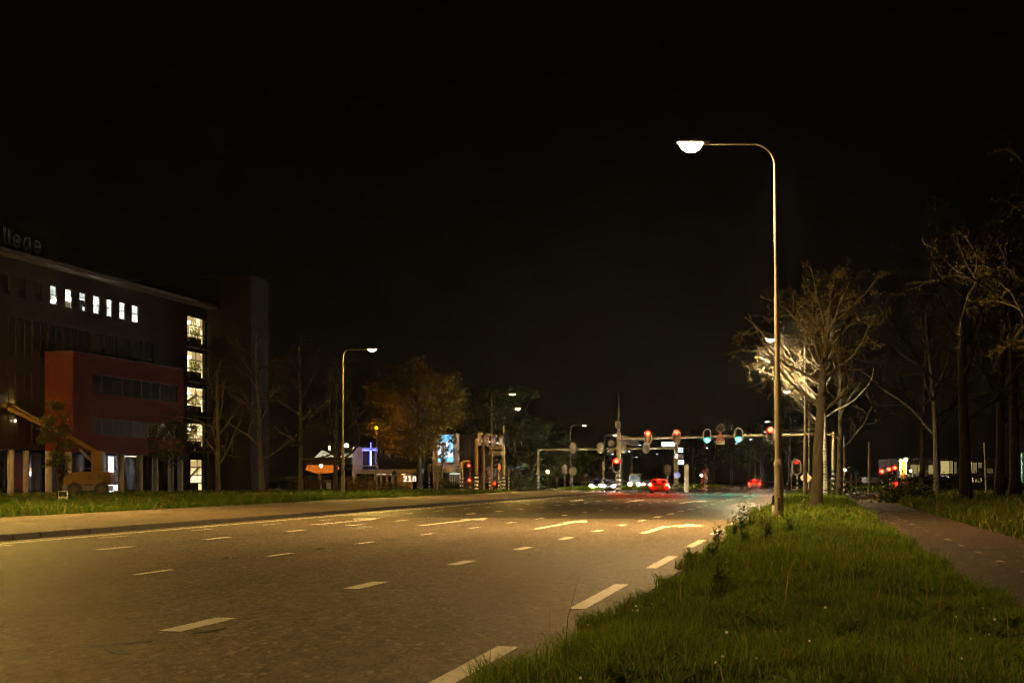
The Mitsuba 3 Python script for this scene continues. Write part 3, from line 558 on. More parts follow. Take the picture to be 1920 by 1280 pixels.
p = gx(1270, 128.6); t = thing('sign_post', 'grey post carrying the lit direction signs and the round blue arrow sign', 'post'); part(t, 'pole', MB().tube([[p[0], p[1], 0], [p[0], p[1], 6.0]], [.11, .09], 10), 'm_cream', smooth=40); bands(t, p[0], p[1], 0.1, .9, .13, 1)
c = at(1269.5, 890.5, 127.5); t = thing('keep_right_sign', 'round blue sign with white arrow pointing down right', 'sign'); part(t, 'disc', MB().prism(disc(.31, 24), -.02, .02).put(c, YAW), 'm_bluelit')
part(t, 'arrow', MB().prism([(-.17, .10), (-.10, .17), (.06, .01), (.14, .09), (.16, -.16), (-.09, -.14), (-.01, -.06)], -.035, -.021).put(c, YAW), 'm_white'); part(t, 'rim', MB().prism(Polygon(disc(.33, 24)).difference(Polygon(disc(.30, 24))), -.03, .02).put(c, YAW), 'm_white')
scene['m_bluelit'] = tw(prin((.03, .16, .75), .4))
# rear gantry, seen from behind
rA, rB = gx(1009.5, 160)[:2], gx(1266, 152)[:2]; zr = 5.32
g = thing('rear_gantry', 'pale gantry beyond the crossing with signal boards seen from behind', 'gantry')
rb = lambda u: np.array([*(rA + (rB - rA) * u), zr])
for i in range(4): part(g, 'beam', MB().tube([rb(i / 4), rb((i + 1) / 4 - .004)], .13, 8), 'm_cream', smooth=50)
for e in (rA, rB): part(g, 'post', MB().tube([[*e, 0], [*e, zr + .15]], [.2, .17], 10), 'm_cream', smooth=40); bands(g, e[0], e[1], .1, 2.0, .21, 9)
for px, lab in ((1074.5, 'oval signal board seen from behind, leftmost on the rear gantry'), (1126, 'oval signal board seen from behind beside the round sign back on the rear gantry'), (1169, 'oval signal board seen from behind, half hidden by the signal mast'), (1211.5, 'oval signal board seen from behind below the first gantry red light')):
    u = (px - 1009.5) / 256.5; Y = 160 - 8 * u; c = at(px, 839.5, Y - .3); t = thing('rear_signal_board', lab, 'traffic light', 'signal boards seen from behind')
    part(t, 'backboard', MB().prism(capsule(.86, 1.45), -.02, .02).put(c, YAW), 'm_backgrey'); part(t, 'lamp_box', MB().box((0, -.13, -.1), (.32, .2, 1.1), ch=.03).put(c, YAW), 'm_cream')
u = (1146 - 1009.5) / 256.5; Y = 160 - 8 * u - .3; c = at(1146, 831, Y); t = thing('round_sign_back', 'round sign seen from behind above the rear gantry beam', 'sign'); part(t, 'disc', MB().prism(disc(.42, 24), -.02, .02).put(c, YAW), 'm_backgrey'); part(t, 'clamp', MB().box((0, -.06, 0), (.1, .06, .7)).put(c, YAW), 'm_cream')
c = at(1145.5, 845, Y); t = thing('arched_sign_back', 'half round sign board seen from behind, hanging below the rear gantry beam', 'sign'); part(t, 'board', MB().prism([(.42 * math.cos(a), -.25 + .62 * math.sin(a)) for a in np.linspace(0, math.pi, 14)], -.02, .02).put(c, YAW), 'm_backgrey'); part(t, 'clamp', MB().box((0, -.06, 0), (.08, .06, .6)).put(c, YAW), 'm_cream')
# street-name plate, grey, and dark box on the mast
c = at(1182, 831.5, 126.5); t = thing('hanging_plate', 'dark grey pentagonal plate hanging beside the signal mast', 'sign'); part(t, 'plate', MB().prism([(-.75, .26), (.75, .30), (.95, .02), (.75, -.22), (.0, -.26)], -.02, .02).put(c, YAW), 'm_darkgrey'); part(t, 'edge_rail', MB().box((0, 0, .3), (1.5, .06, .04)).put(c, YAW), 'm_backgrey')
# side gantry, seen end on
sA, sB = gx(893, 127)[:2], gx(944, 140.5)[:2]; g = thing('side_gantry', 'pale gantry seen nearly end on, over the side road', 'gantry'); zs = 5.5
for i in range(3): part(g, 'beam', MB().tube([[*(sA + (sB - sA) * i / 3), zs], [*(sA + (sB - sA) * ((i + 1) / 3 - .004)), zs]], .14, 8), 'm_cream', smooth=50)
part(g, 'post', MB().tube([[*sA, 0], [*sA, zs + .15]], [.22, .2], 10), 'm_tan', smooth=40); part(g, 'post', MB().tube([[*sB, 0], [*sB, zs + .15]], [.22, .2], 10), 'm_cream', smooth=40)
for e in (sA, sB): bands(g, e[0], e[1], .15, 1.9, .235, 9)
for i, lab in enumerate(('first', 'second', 'third', 'fourth')):
    c = np.array([*(sA + (sB - sA) * (.06 + .26 * i)), 5.65]); t = thing('edge_on_signal', f'{lab} signal board from the left on the side gantry, seen edge on', 'traffic light', 'signal boards on the side gantry')
    part(t, 'backboard', MB().prism(capsule(.8, 1.5), -.02, .02).put(c + [.15, -.15, 0], 62), 'm_tan'); part(t, 'visor', MB().box((0, -.2, .55), (.3, .35, .25), ch=.05).put(c + [.15, -.15, 0], 62), 'm_cream')
for py, lab in ((838.5, 'upper brown direction board on the side gantry, with pale end'), (849.5, 'lower brown direction board on the side gantry, with pale end')):
    c = at(928, py, 134); t = thing('direction_board', lab, 'sign'); part(t, 'board', MB().box((0, 0, 0), (1.45, .06, .48), ch=.02).put(c, 20), 'm_tan'); c2 = at(942, py - .3, 139.8); part(t, 'end_plate', MB().box((0, 0, 0), (.34, .3, .5), ch=.03).put(c2), 'm_white')
# ---------------- smaller posts with signals and signs
def post_at(px, Y, top, r, mat, label, cat='post', key='signal_post', band=None, z0=.1):
    t = thing(key, label, cat); p = gx(px, Y); zt = at(px, top, Y)[2]; part(t, 'pole', MB().tube([[p[0], Y, 0], [p[0], Y, zt]], [r, r * .9], 10), mat, smooth=40)
    if band: bands(t, p[0], Y, z0, band, r * 1.15, 8)
    return t, p, zt
def box_back(t, px, py, Y, w, h, mat): part(t, 'signal_box', MB().box(at(px, py, Y) - np.array([0, .15, 0]), (w, .28, h), ch=.04), mat)
t, p, z = post_at(804.5, 118, 870, .07, 'm_tan', 'brown signal box on a banded post, left of the two round sign backs', 'traffic light', band=1.5); box_back(t, 804.5, 878, 118, .30, .85, 'm_tan')
t, p, z = post_at(819.5, 110, 872, .045, 'm_galv', 'grey post with two round sign backs, one above the other', 'sign', 'sign_post')
for py in (879.3, 896): part(t, 'sign_disc', MB().prism(disc(.39, 24), -.02, .02).put(at(819.5, py, 109.9)), 'm_backgrey')
for i, (px, Y, top, by, bh, mat, lab) in enumerate(((863, 124, 866, 876, .95, 'm_cream', 'yellow signal box with louvres on the first banded post of the cluster by the billboard'), (867.5, 126, 864, 0, 0, 'm_cream', 'slim banded post carrying a white arm plate beside the billboard'),
        (918, 131, 876, 884, .7, 'm_tan', 'small brown signal box on a banded post between the two lit lamps'), (935, 133, 867, 875, .9, 'm_cream', 'cream signal box on a banded post in front of the side gantry right post'), (954, 139, 880, 885, .6, 'm_tan', 'small tan signal box on a pinkish post right of the side gantry'),
        (1131, 132, 866, 872, .75, 'm_cream', 'cream signal box on a slim banded post in front of the oncoming cars'), (1155.5, 131, 893, 0, 0, 'm_white', 'short banded bollard post just left of the signal mast'), (1325, 118, 877, 884, .55, 'm_tan', 'tan signal box on a banded post on the grass island'))):
    t, p, z = post_at(px, Y, top, .075, mat, lab, 'traffic light' if by else 'post', band=1.6)
    if by: box_back(t, px, by, Y, .26, bh, mat)
    if i == 0:
        for k in range(3): part(t, 'visor', MB().box(at(858.5, 875 + k * 5.2, Y), (.26, .2, .16), ch=.03), 'm_black')
    if i == 1: part(t, 'arm_plate', MB().box(at(874.5, 864.5, Y), (.78, .06, .17), ch=.02), 'm_cream'); part(t, 'name_board', MB().box(at(866, 871, Y - .2), (.5, .05, .5), ch=.02), 'm_tan')
# red lights facing us on the left
def small_red(px, py, Y, label, I=14, extra=None):
    t, p, z = post_at(px + 1.5, Y, py - 5, .06, 'm_tan', label, 'traffic light', band=1.3); c = at(px, py, Y - .25)
    part(t, 'housing', MB().box(c + [0, .12, -.18], (.30, .2, .85), ch=.04), 'm_black'); part(t, 'lit_lens', MB().prism(disc(.11, 14), -.03, .0).put(c), 'm_lens', em=RED * I / (math.pi * .0121), w=.4)
    return t
small_red(879, 872.6, 122, 'red pedestrian signal on the banded post left of the side gantry'); small_red(880, 900, 119, 'lower red signal low down on a short post left of the side gantry', 14)
small_red(927, 906.5, 126, 'tiny dim red signal low beside the lit lamp post', 2.5); small_red(937, 876, 134, 'dim red signal beside the cream signal box at the side gantry', 1.5)
# tall camera mast
t, p, z = post_at(907.5, 120, 817, .11, 'm_cream', 'slim cream camera mast in front of the side gantry', 'mast', 'camera_mast'); q = at(907.5, 843, 120)
for s in (-1, 1): part(t, 'bracket', MB().tube([q + [0, 0, .25], q + [s * .25, 0, -.05]], .035, 6), 'm_cream')
part(t, 'camera', MB().box(at(911.5, 820, 119.8), (.3, .35, .16), ch=.04), 'm_white')
# posts in the middle, and signal back on the median
def back_signal(px, py, Y, w, h, label, top, red=False):
    t, p, z = post_at(px, Y, top, .07, 'm_white', label, 'traffic light', band=1.7); c = at(px, py, Y - .1); part(t, 'backboard', MB().prism(capsule(w, h), -.02, .02).put(c), 'm_tan'); part(t, 'lamp_box', MB().box((0, -.13, 0), (.18, .16, h * .7), ch=.03).put(c), 'm_backgrey')
    for k in (-1, 1): part(t, 'louvre', MB().box((.05, -.22, k * .12 - .25), (.14, .04, .12)).put(c), 'm_black')
back_signal(1059, 880, 165, .80, 1.42, 'oval signal back on a banded post left of the round sign back', 880); back_signal(1252, 880.5, 146, .78, 1.30, 'oval signal back on a banded post right above the red car', 880)
t, p, z = post_at(1074, 137, 876, .045, 'm_galv', 'round sign seen from behind on a plain post before the crossing', 'sign', 'sign_post'); part(t, 'sign_disc', MB().prism(disc(.46, 24), -.02, .02).put(at(1074, 883, 136.9)), 'm_backgrey')
t, p, z = post_at(1098.5, 178, 891, .05, 'm_galv', 'diamond sign seen from behind on a thin post left of the oncoming cars', 'sign', 'sign_post'); part(t, 'sign_plate', MB().prism([(-.36, 0), (0, -.36), (.36, 0), (0, .36)], -.02, .02).put(at(1098.5, 891, 177.9)), 'm_tan')
# right side: arrow signal, diamond sign, speed camera, other posts
t, p, z = post_at(1495, 92, 880, .065, 'm_white', 'red right-turn arrow signal on a banded post beside the near tree', 'traffic light', band=1.55, z0=.05); head(t, at(1493.5, 875.5, 91.8), .72, 1.20, 'red', I=.9, arrow=True)
t, p, z = post_at(1511, 78.5, 872, .045, 'm_galv', 'post with the white edged yellow diamond priority sign', 'sign', 'sign_post'); c = at(1511, 895.5, 78.3)
part(t, 'sign_plate', MB().prism([(-.40, 0), (0, -.40), (.40, 0), (0, .40)], -.015, .02).put(c), 'm_white'); part(t, 'yellow_face', MB().prism([(-.25, 0), (0, -.25), (.25, 0), (0, .25)], -.025, -.016).put(c), 'm_signyellow')
t, p, z = post_at(1484, 100, 884, .04, 'm_galv', 'thin post with a narrow plate, left of the arrow signal', 'sign', 'sign_post'); part(t, 'plate', MB().box(at(1484, 889, 99.9), (.06, .4, .5), ch=.01), 'm_backgrey')
p = gx(1287, 122); t = thing('speed_camera', 'pale cabinet column standing in the grass island', 'speed camera'); part(t, 'column', MB().box((p[0], 122, 1.45), (.40, .40, 2.7), ch=.05), 'm_cream'); part(t, 'lens', MB().prism(disc(.05, 12), -.215, -.195).put((p[0], 122, 1.9)), 'm_black'); part(t, 'cap', MB().box((p[0], 122, 2.84), (.46, .46, .08), ch=.03), 'm_cream')
t, p, z = post_at(1321, 119, 884, .04, 'm_galv', 'small round speed sign on a post in the grass island', 'sign', 'sign_post'); c = at(1321.5, 891, 118.9); d = Polygon(disc(.26, 22)); part(t, 'ring', MB().prism(d.difference(d.buffer(-.06)), -.03, .02).put(c), 'm_red'); part(t, 'face', MB().prism(d.buffer(-.06), -.02, .02).put(c), 'm_white'); part(t, 'digits', MB().mesh(meshkit.text_mesh('75', .17, .004, True)).put(c + [-.13, -.022, -.08], 0, 1, 90), 'm_black')
t, p, z = post_at(1318, 116, 876, .03, 'm_red', 'leaning thin red and white pole on the grass island', 'post', 'marker_pole')
p = gx(1453, 33); t = thing('marker_post', 'short black and white reflector post just left of the near lamp post', 'post'); part(t, 'post', MB().box((p[0] - .02, 33, .28), (.11, .05, .56), ch=.015), 'm_white'); part(t, 'black_top', MB().box((p[0] - .02, 33, .70), (.112, .052, .27), ch=.015), 'm_black'); part(t, 'cap', MB().box((p[0] - .02, 33, .845), (.09, .045, .02)), 'm_white')
t, p, z = post_at(1583, 110, 818, .10, 'm_cream', 'pale banded post behind the trunks, right of the gantry end', 'post', band=2.0); t, p, z = post_at(1572, 108, 874, .08, 'm_cream', 'low signal box on a banded post behind the pale trunks', 'traffic light', band=1.6); box_back(t, 1572, 880, 108, .3, .7, 'm_tan')
t, p, z = post_at(1596, 98, 874, .04, 'm_galv', 'round sign back on a post left of the footpath end', 'sign', 'sign_post'); part(t, 'sign_disc', MB().prism(disc(.27, 20), -.02, .02).put(at(1596, 881, 97.9)), 'm_darkgrey')
t, p, z = post_at(1605.5, 100, 882, .04, 'm_galv', 'round blue cycle path sign at the end of the footpath', 'sign', 'sign_post'); part(t, 'sign_disc', MB().prism(disc(.2, 20), -.02, .02).put(at(1605.5, 886.5, 99.9)), 'm_bluelit'); part(t, 'pictogram', MB().prism(disc(.05, 10, -.07, -.04), -.03, -.021).prism(disc(.05, 10, .07, -.04), -.03, -.021).box((0, -.025, .02), (.1, .01, .03)).put(at(1605.5, 886.5, 99.9)), 'm_white')
t, p, z = post_at(1630, 112, 828, .13, 'm_concrete', 'leaning plain wooden pole beyond the end of the footpath', 'pole', 'pole')
# three red lights over the footpath crossing
for px, py, Y, lab in ((1653.5, 883.5, 104, 'lowest left of the three red lights at the end of the footpath'), (1667, 879.5, 106, 'middle of the three red lights at the end of the footpath'), (1678, 877, 108, 'top right of the three red lights, under a pale oval board')):
    t, p, z = post_at(px + 1.5, Y, py - 4, .06, 'm_galv', lab, 'traffic light', band=1.5); c = at(px, py, Y - .25); part(t, 'housing', MB().box(c + [0, .12, -.2], (.3, .2, .9), ch=.04), 'm_black'); part(t, 'lit_lens', MB().prism(disc(.14, 16), -.03, 0).put(c), 'm_lens', em=RED * 26 / (math.pi * .0196), w=2)
    if px > 1675: part(t, 'backboard', MB().prism(capsule(.35, .6), .2, .23).put(at(1673, 870, Y)), 'm_backgrey')
# ================================================================ TREES
def tree(key, base, H, r0, label, seed, bark='m_bark', fork=.30, limbs=9, spread=.5, leaves=2600, lsz=.07, lcol=((.07, .085, .02), (.16, .12, .03)), levels=3, lean=(0, 0), reach=(), category='tree', group=None, up=.25, sides=9, child=(7, 6), fan=None):
    r = np.random.default_rng(seed); wood = MB(); tips = []
    def unit(v): return v / (np.linalg.norm(v) + 1e-9)
    def limb(p, d, ln, rad, lev, n):
        m = {0: 9, 1: 8, 2: 6, 3: 4}[lev]; pts = [p]; dd = unit(d)
        for i in range(m):
            dd = unit(dd + r.normal(0, [.022, .16, .24, .32][lev], 3) + np.array([0, 0, up * [.25, .30, .20, .1][lev]])); pts.append(pts[-1] + dd * ln / m)
        pts = np.array(pts); rad_ = rad * np.linspace(1, [.38, .22, .25, .4][lev], m + 1)
        if lev == 0: rad_[0] *= 1.35; rad_[1] *= 1.06
        wood.tube(pts, np.maximum(rad_, .004), n, caps=False)
        return pts, rad_
    trunk, tr = limb(np.asarray(base, float) - [0, 0, .1], np.array([lean[0], lean[1], 1.0]), H, r0, 0, sides)
    def at_u(pts, rad, u): q = u * (len(pts) - 1); i = min(int(q), len(pts) - 2); w = q - i; return pts[i] * (1 - w) + pts[i + 1] * w, rad[i] * (1 - w) + rad[i + 1] * w
    for i in range(limbs):
        u = fork + (1 - fork) * (i / limbs) ** .9; p, q = at_u(trunk, tr, min(u, .98)); a = i * 2.4 + r.uniform(-.5, .5)
        if fan is not None and i < len(fan): a = math.radians(fan[i])
        el = r.uniform(.15, .75) + .5 * u; d = np.array([math.cos(a) * math.cos(el), math.sin(a) * math.cos(el), math.sin(el)]); ln = H * spread * (1.08 - .62 * (u - fork) / (1 - fork)) * r.uniform(.8, 1.15)
        lp, lr = limb(p, d, ln, q * r.uniform(.42, .6), 1, 6)
        if i < len(reach): u = .5; p, q = at_u(trunk, tr, u); tgt = np.asarray(reach[i]); w_ = np.linspace(0, 1, 9)[:, None]; lp = p * (1 - w_) + tgt * w_ + r.normal(0, .10, (9, 3)) * np.sin(np.pi * w_) + [0, 0, .4] * np.sin(np.pi * w_); lr = q * .5 * np.linspace(1, .25, 9); ln = np.linalg.norm(tgt - p) * .8; wood.tube(lp, lr, 6, caps=False)
        for j in range(child[0]):
            u2 = r.uniform(.22, 1); p2, q2 = at_u(lp, lr, u2); dl = unit(lp[-1] - lp[0]); d2 = unit(dl * .7 + r.normal(0, .65, 3)); l2 = ln * .48 * r.uniform(.6, 1.1) * (1.15 - .5 * u2); bp, br = limb(p2, d2, l2, max(q2 * .6, .010), 2, 4)
            for s in range(child[1]):
                u3 = r.uniform(.2, 1); p3, q3 = at_u(bp, br, u3); d3 = unit(unit(bp[-1] - bp[0]) * .6 + r.normal(0, .7, 3)); l3 = l2 * .5 * r.uniform(.5, 1.1)
                if levels >= 3: tp, _ = limb(p3, d3, l3, max(q3 * .55, .006), 3, 3); tips.append(tp)
                else: tips.append(np.array([p3, p3 + d3 * l3]))
    t = thing(key, label, category, group); part(t, 'trunk', wood, bark, smooth=True)
    if leaves:
        k = r.integers(0, len(tips), leaves); P = np.array([tips[i][r.integers(1, len(tips[i]))] for i in k]) + r.normal(0, lsz * .9, (leaves, 3))
        part(t, 'foliage', *leafset(r, P, lsz, lcol))
    return t
def leafset(r, P, lsz, lcol):
    n = len(P); D = r.normal(0, 1, (n, 3)); D[:, 2] -= .3; D /= np.linalg.norm(D, axis=1, keepdims=True); N = r.normal(0, 1, (n, 3)); S = np.cross(D, N); S /= np.linalg.norm(S, axis=1, keepdims=True) + 1e-9
    l = (lsz * r.uniform(.6, 1.4, n))[:, None]; V = np.stack([P, P + D * l * .5 + S * l * .34, P + D * l, P + D * l * .5 - S * l * .34], 1).reshape(-1, 3)
    F = (np.array([[0, 1, 2], [0, 2, 3]])[None] + (np.arange(n) * 4)[:, None, None]).reshape(-1, 3)
    u = r.random((n, 1)); C = (np.array(lcol[0]) * (1 - u) + np.array(lcol[1]) * u) * r.uniform(.7, 1.3, (n, 1))
    class _: pass
    return Leaves(V, F, np.repeat(C, 4, 0))
class Leaves:
    def __init__(s, V, F, C): s.V, s.F, s.C = V, F, C
    def __iter__(s): yield s; yield 'm_leaf'
_shape = shape
def shape(key, mb, bsdf, **k):
    if isinstance(mb, Leaves): k['color'] = mb.C; mb = (mb.V, mb.F)
    return _shape(key, mb, bsdf, **k)
def foliage_tree(key, base, H, r0, label, seed, centre, radii, leaves, lsz, lcol, clumps=60, trunk_h=.45):
    """broad leafy crown: leaf clumps of uneven size spread through the crown's volume, limbs reaching into it"""
    r = np.random.default_rng(seed); c = np.asarray(centre, float); R = np.asarray(radii, float); t = thing(key, label, 'tree'); wood = MB(); b = np.asarray(base, float); top = b + (c - b) * [1, 1, 1.1]
    wood.tube([b - [0, 0, .1], b + (top - b) * .12 + [.05, 0, 0], b + (top - b) * .45, b + (top - b) * .8, top], np.array([1.4, 1, .85, .5, .2]) * r0, 9, caps=False); P = []
    for i in range(clumps):
        d = r.normal(0, 1, 3); d /= np.linalg.norm(d); q = c + d * R * r.uniform(.35, 1.0) ** .6; s = r.uniform(.10, .24) * R.mean()
        a = b + (top - b) * np.clip((q[2] - b[2]) / (top[2] - b[2]) * .75, trunk_h * .8, .95); m = (a + q) / 2 + r.normal(0, .3, 3); wood.tube([a, m, q], [r0 * .22, r0 * .12, .02], 5, caps=False)
        n = int(leaves / clumps * r.uniform(.6, 1.5)); P.append(q + r.normal(0, 1, (n, 3)) * s * [1, 1, .7] * .6)
    part(t, 'trunk', wood, 'm_bark', smooth=True); part(t, 'foliage', *leafset(r, np.vstack(P), lsz, lcol)); return t
GRNL = ((.016, .024, .006), (.034, .038, .010)); BUD = ((.10, .08, .03), (.20, .15, .05))
# right verge and park side
tree('verge_tree', gx(1529, 40.5, .08), 6.9, .205, 'thick near tree standing in the verge behind the tall lamp post', 3, limbs=16, fork=.50, spread=.52, leaves=4200, lsz=.055, lcol=BUD, child=(7, 7), up=.10)
tree('verge_tree', gx(1549, 77.5, .1), 11, .20, 'pale barked tree in the verge with branches lit brightly by the second lamp', 8, bark='m_pale_bark', limbs=16, fork=.42, spread=.48, leaves=5000, lsz=.080, lcol=((.16, .12, .05), (.30, .24, .10)), child=(8, 7), fan=[185, 30, 172, 200, 195, 60, 165, 180, 190, 175, 20, 182], reach=[at(1422, 668, 76), at(1432, 650, 77), at(1418, 690, 76.6), at(1452, 640, 77.5), at(1445, 700, 77), at(1470, 715, 76)])
tree('verge_tree', gx(1572, 84, .1), 10.5, .17, 'slender tree in the verge just right of the pale barked tree', 21, bark='m_pale_bark', limbs=10, spread=.40, leaves=1800, lsz=.08, lcol=BUD)
tree('park_tree', gx(1757, 78, .15), 12, .22, 'forked tree right of the footpath in front of the lit building', 31, limbs=9, fork=.34, spread=.48, leaves=1800, lsz=.08, lcol=BUD, fan=[150, 30, 200, 350])
tree('park_tree', gx(1728, 84, .15), 12.5, .19, 'dark trunk left of the forked tree, before the parked cars', 33, bark='m_shaded_bark', limbs=8, spread=.42, leaves=1200, lsz=.08, lcol=BUD)
tree('park_tree', gx(1812, 57, .15), 13, .27, 'thick dark trunk in the middle of the lit building front', 35, bark='m_shaded_bark', limbs=10, spread=.42, leaves=1800, lsz=.07, lcol=BUD)
tree('park_tree', gx(1873, 62, .2), 13, .24, 'dark trunk second from the right edge beside the green sign', 37, bark='m_shaded_bark', limbs=9, spread=.42, leaves=1500, lsz=.07, lcol=BUD)
tree('park_tree', gx(1903, 60, .2), 13, .27, 'rightmost dark trunk at the picture edge', 39, bark='m_shaded_bark', limbs=9, spread=.42, leaves=1500, lsz=.07, lcol=BUD)
tree('park_tree', np.array([15.6, 30.5, .2]), 9.6, .24, 'tree off the right edge whose twisted budding branches reach into view', 45, limbs=13, fork=.26, spread=.52, leaves=5200, lsz=.045, lcol=((.16, .11, .03), (.24, .17, .05)), child=(8, 7), fan=[180, 165, 195, 150, 205, 175, 20, 185, 300, 160, 215])
# trees along the far road
for i, (px, Y, H, s, lab) in enumerate(((1372, 250, 12, 51, 'green lit tree behind the second green light'), (1432, 210, 11, 52, 'bare forked tree behind the silver car'), (1340, 320, 13, 53, 'dark tree far behind the first green light'), (1300, 380, 14, 54, 'dark tree far beyond the grass island'),
        (1455, 190, 12, 55, 'bare tree behind the near lamp post beyond the crossing'), (1405, 300, 14, 56, 'dark tall tree straight down the far road'), (1480, 175, 12, 57, 'dark bare tree between the near lamp post and the arrow signal'))):
    tree('roadside_tree', gx(px, Y, .1), H, .22, lab, s, limbs=9, spread=.42, leaves=2600, lsz=.22, lcol=GRNL, levels=2, group=None)
# left trees
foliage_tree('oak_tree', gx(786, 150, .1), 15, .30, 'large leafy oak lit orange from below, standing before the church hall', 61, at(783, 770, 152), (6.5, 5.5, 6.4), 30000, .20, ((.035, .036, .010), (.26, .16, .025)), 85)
for px, Y, H, s, lab in ((408, 92, 9.5, 71, 'bare tree in front of the lit stairwell windows'), (491, 96, 12, 72, 'dark bare tree left of the orange canopy'), (564, 98, 12, 73, 'bare tree in front of the orange canopy, left of the notice board'), (629, 103, 11, 74, 'bare tree immediately left of the tall left lamp post')):
    tree('bare_tree', gx(px, Y, .12), H, .21, lab, s, limbs=11, fork=.24, spread=.42, leaves=700, lsz=.10, lcol=GRNL, child=(6, 5), up=.12)
foliage_tree('young_tree', gx(107, 72, .12), 6.0, .07, 'young leafy tree in front of the red brick block', 81, at(107, 822, 72), (.95, .9, 2.3), 3200, .13, ((.05, .055, .014), (.12, .11, .03)), 40, .2)
foliage_tree('young_tree', gx(322, 84, .12), 5.5, .08, 'young leafy tree left of the lit stairwell windows', 82, at(322, 826, 84), (1.7, 1.5, 2.0), 3600, .13, GRNL, 45, .25)
foliage_tree('street_tree', gx(968, 178, .1), 11, .25, 'leafy tree behind the side gantry right post', 83, at(962, 800, 178), (5.5, 5, 6.5), 12000, .24, GRNL, 60)
for px, py, Y, R, s, lab in ((1000, 850, 215, (6.5, 5, 6.5), 84, 'dark bushy tree left of the rear gantry'), (1045, 862, 225, (6, 5, 4.5), 85, 'dark tree behind the left post of the rear gantry'), (900, 800, 190, (6, 5, 7), 86, 'dark tree behind the billboard building'), (1105, 868, 250, (5, 4, 3.6), 87, 'low dark tree behind the oncoming cars')):
    c = at(px, py, Y); foliage_tree('background_tree', [c[0], Y, 0], 2 * R[2], .25, lab, s, c, R, 8000, .3, GRNL, 50)
# shrubs
def shrub(px, Y, w, h, label, seed, n=1500, lcol=GRNL, lsz=.16, key='shrub'):
    r = np.random.default_rng(seed); t = thing(key, label, 'shrub'); b = gx(px, Y, .1); st = MB()
    for i in range(7): a = r.uniform(0, 6.28); st.tube([b, b + [math.cos(a) * w * .2, math.sin(a) * w * .2, h * .5], b + [math.cos(a) * w * .4, math.sin(a) * w * .35, h * .85]], [.04, .03, .01], 5, caps=False)
    P = b + np.stack([r.normal(0, w * .27, n), r.normal(0, w * .22, n), np.abs(r.normal(0, .42, n)).clip(0, 1.05) * h], 1); part(t, 'stems', st, 'm_bark'); part(t, 'foliage', *leafset(r, P, lsz, lcol))
for i, (px, Y, w, h, lab) in enumerate(((660, 165, 4, 1.6, 'brown hedge plant right of the tall left lamp post'), (683, 166, 4, 1.8, 'brown hedge plant below the left end of the church windows'), (590, 168, 4, 1.7, 'brown shrub below the orange canopy'), (697, 170, 2, 1.5, 'rounded pale shrub before the church door'), (740, 168, 3, 1.0, 'low shrub in front of the church door'),
        (848, 130, 2.2, 1.0, 'pale flowering shrub right of the round sign backs'), (980, 150, 5, 3.0, 'tall bush right of the side gantry'), (930, 150, 3, 1.5, 'bush behind the side gantry'), (1000, 165, 5, 2.2, 'low bush at the left foot of the rear gantry'), (545, 168, 4, 1.8, 'dark shrub left of the leaning orange sign'),
        (1585, 118, 4, 1.6, 'shrub at the far end of the footpath'), (1712, 96, 4, 1.7, 'dark shrub behind the striped barrier'), (1777, 92, 3, 1.3, 'rubble coloured shrub right of the forked tree'), (1845, 88, 4, 1.8, 'dark shrub before the parked cars on the right'), (1700, 66, 3, 1.2, 'leafy shrub right of the footpath before the barrier'))):
    shrub(px, Y, w, h, lab, 200 + i, lcol=((.06, .045, .02), (.10, .075, .03)) if i < 5 else GRNL)

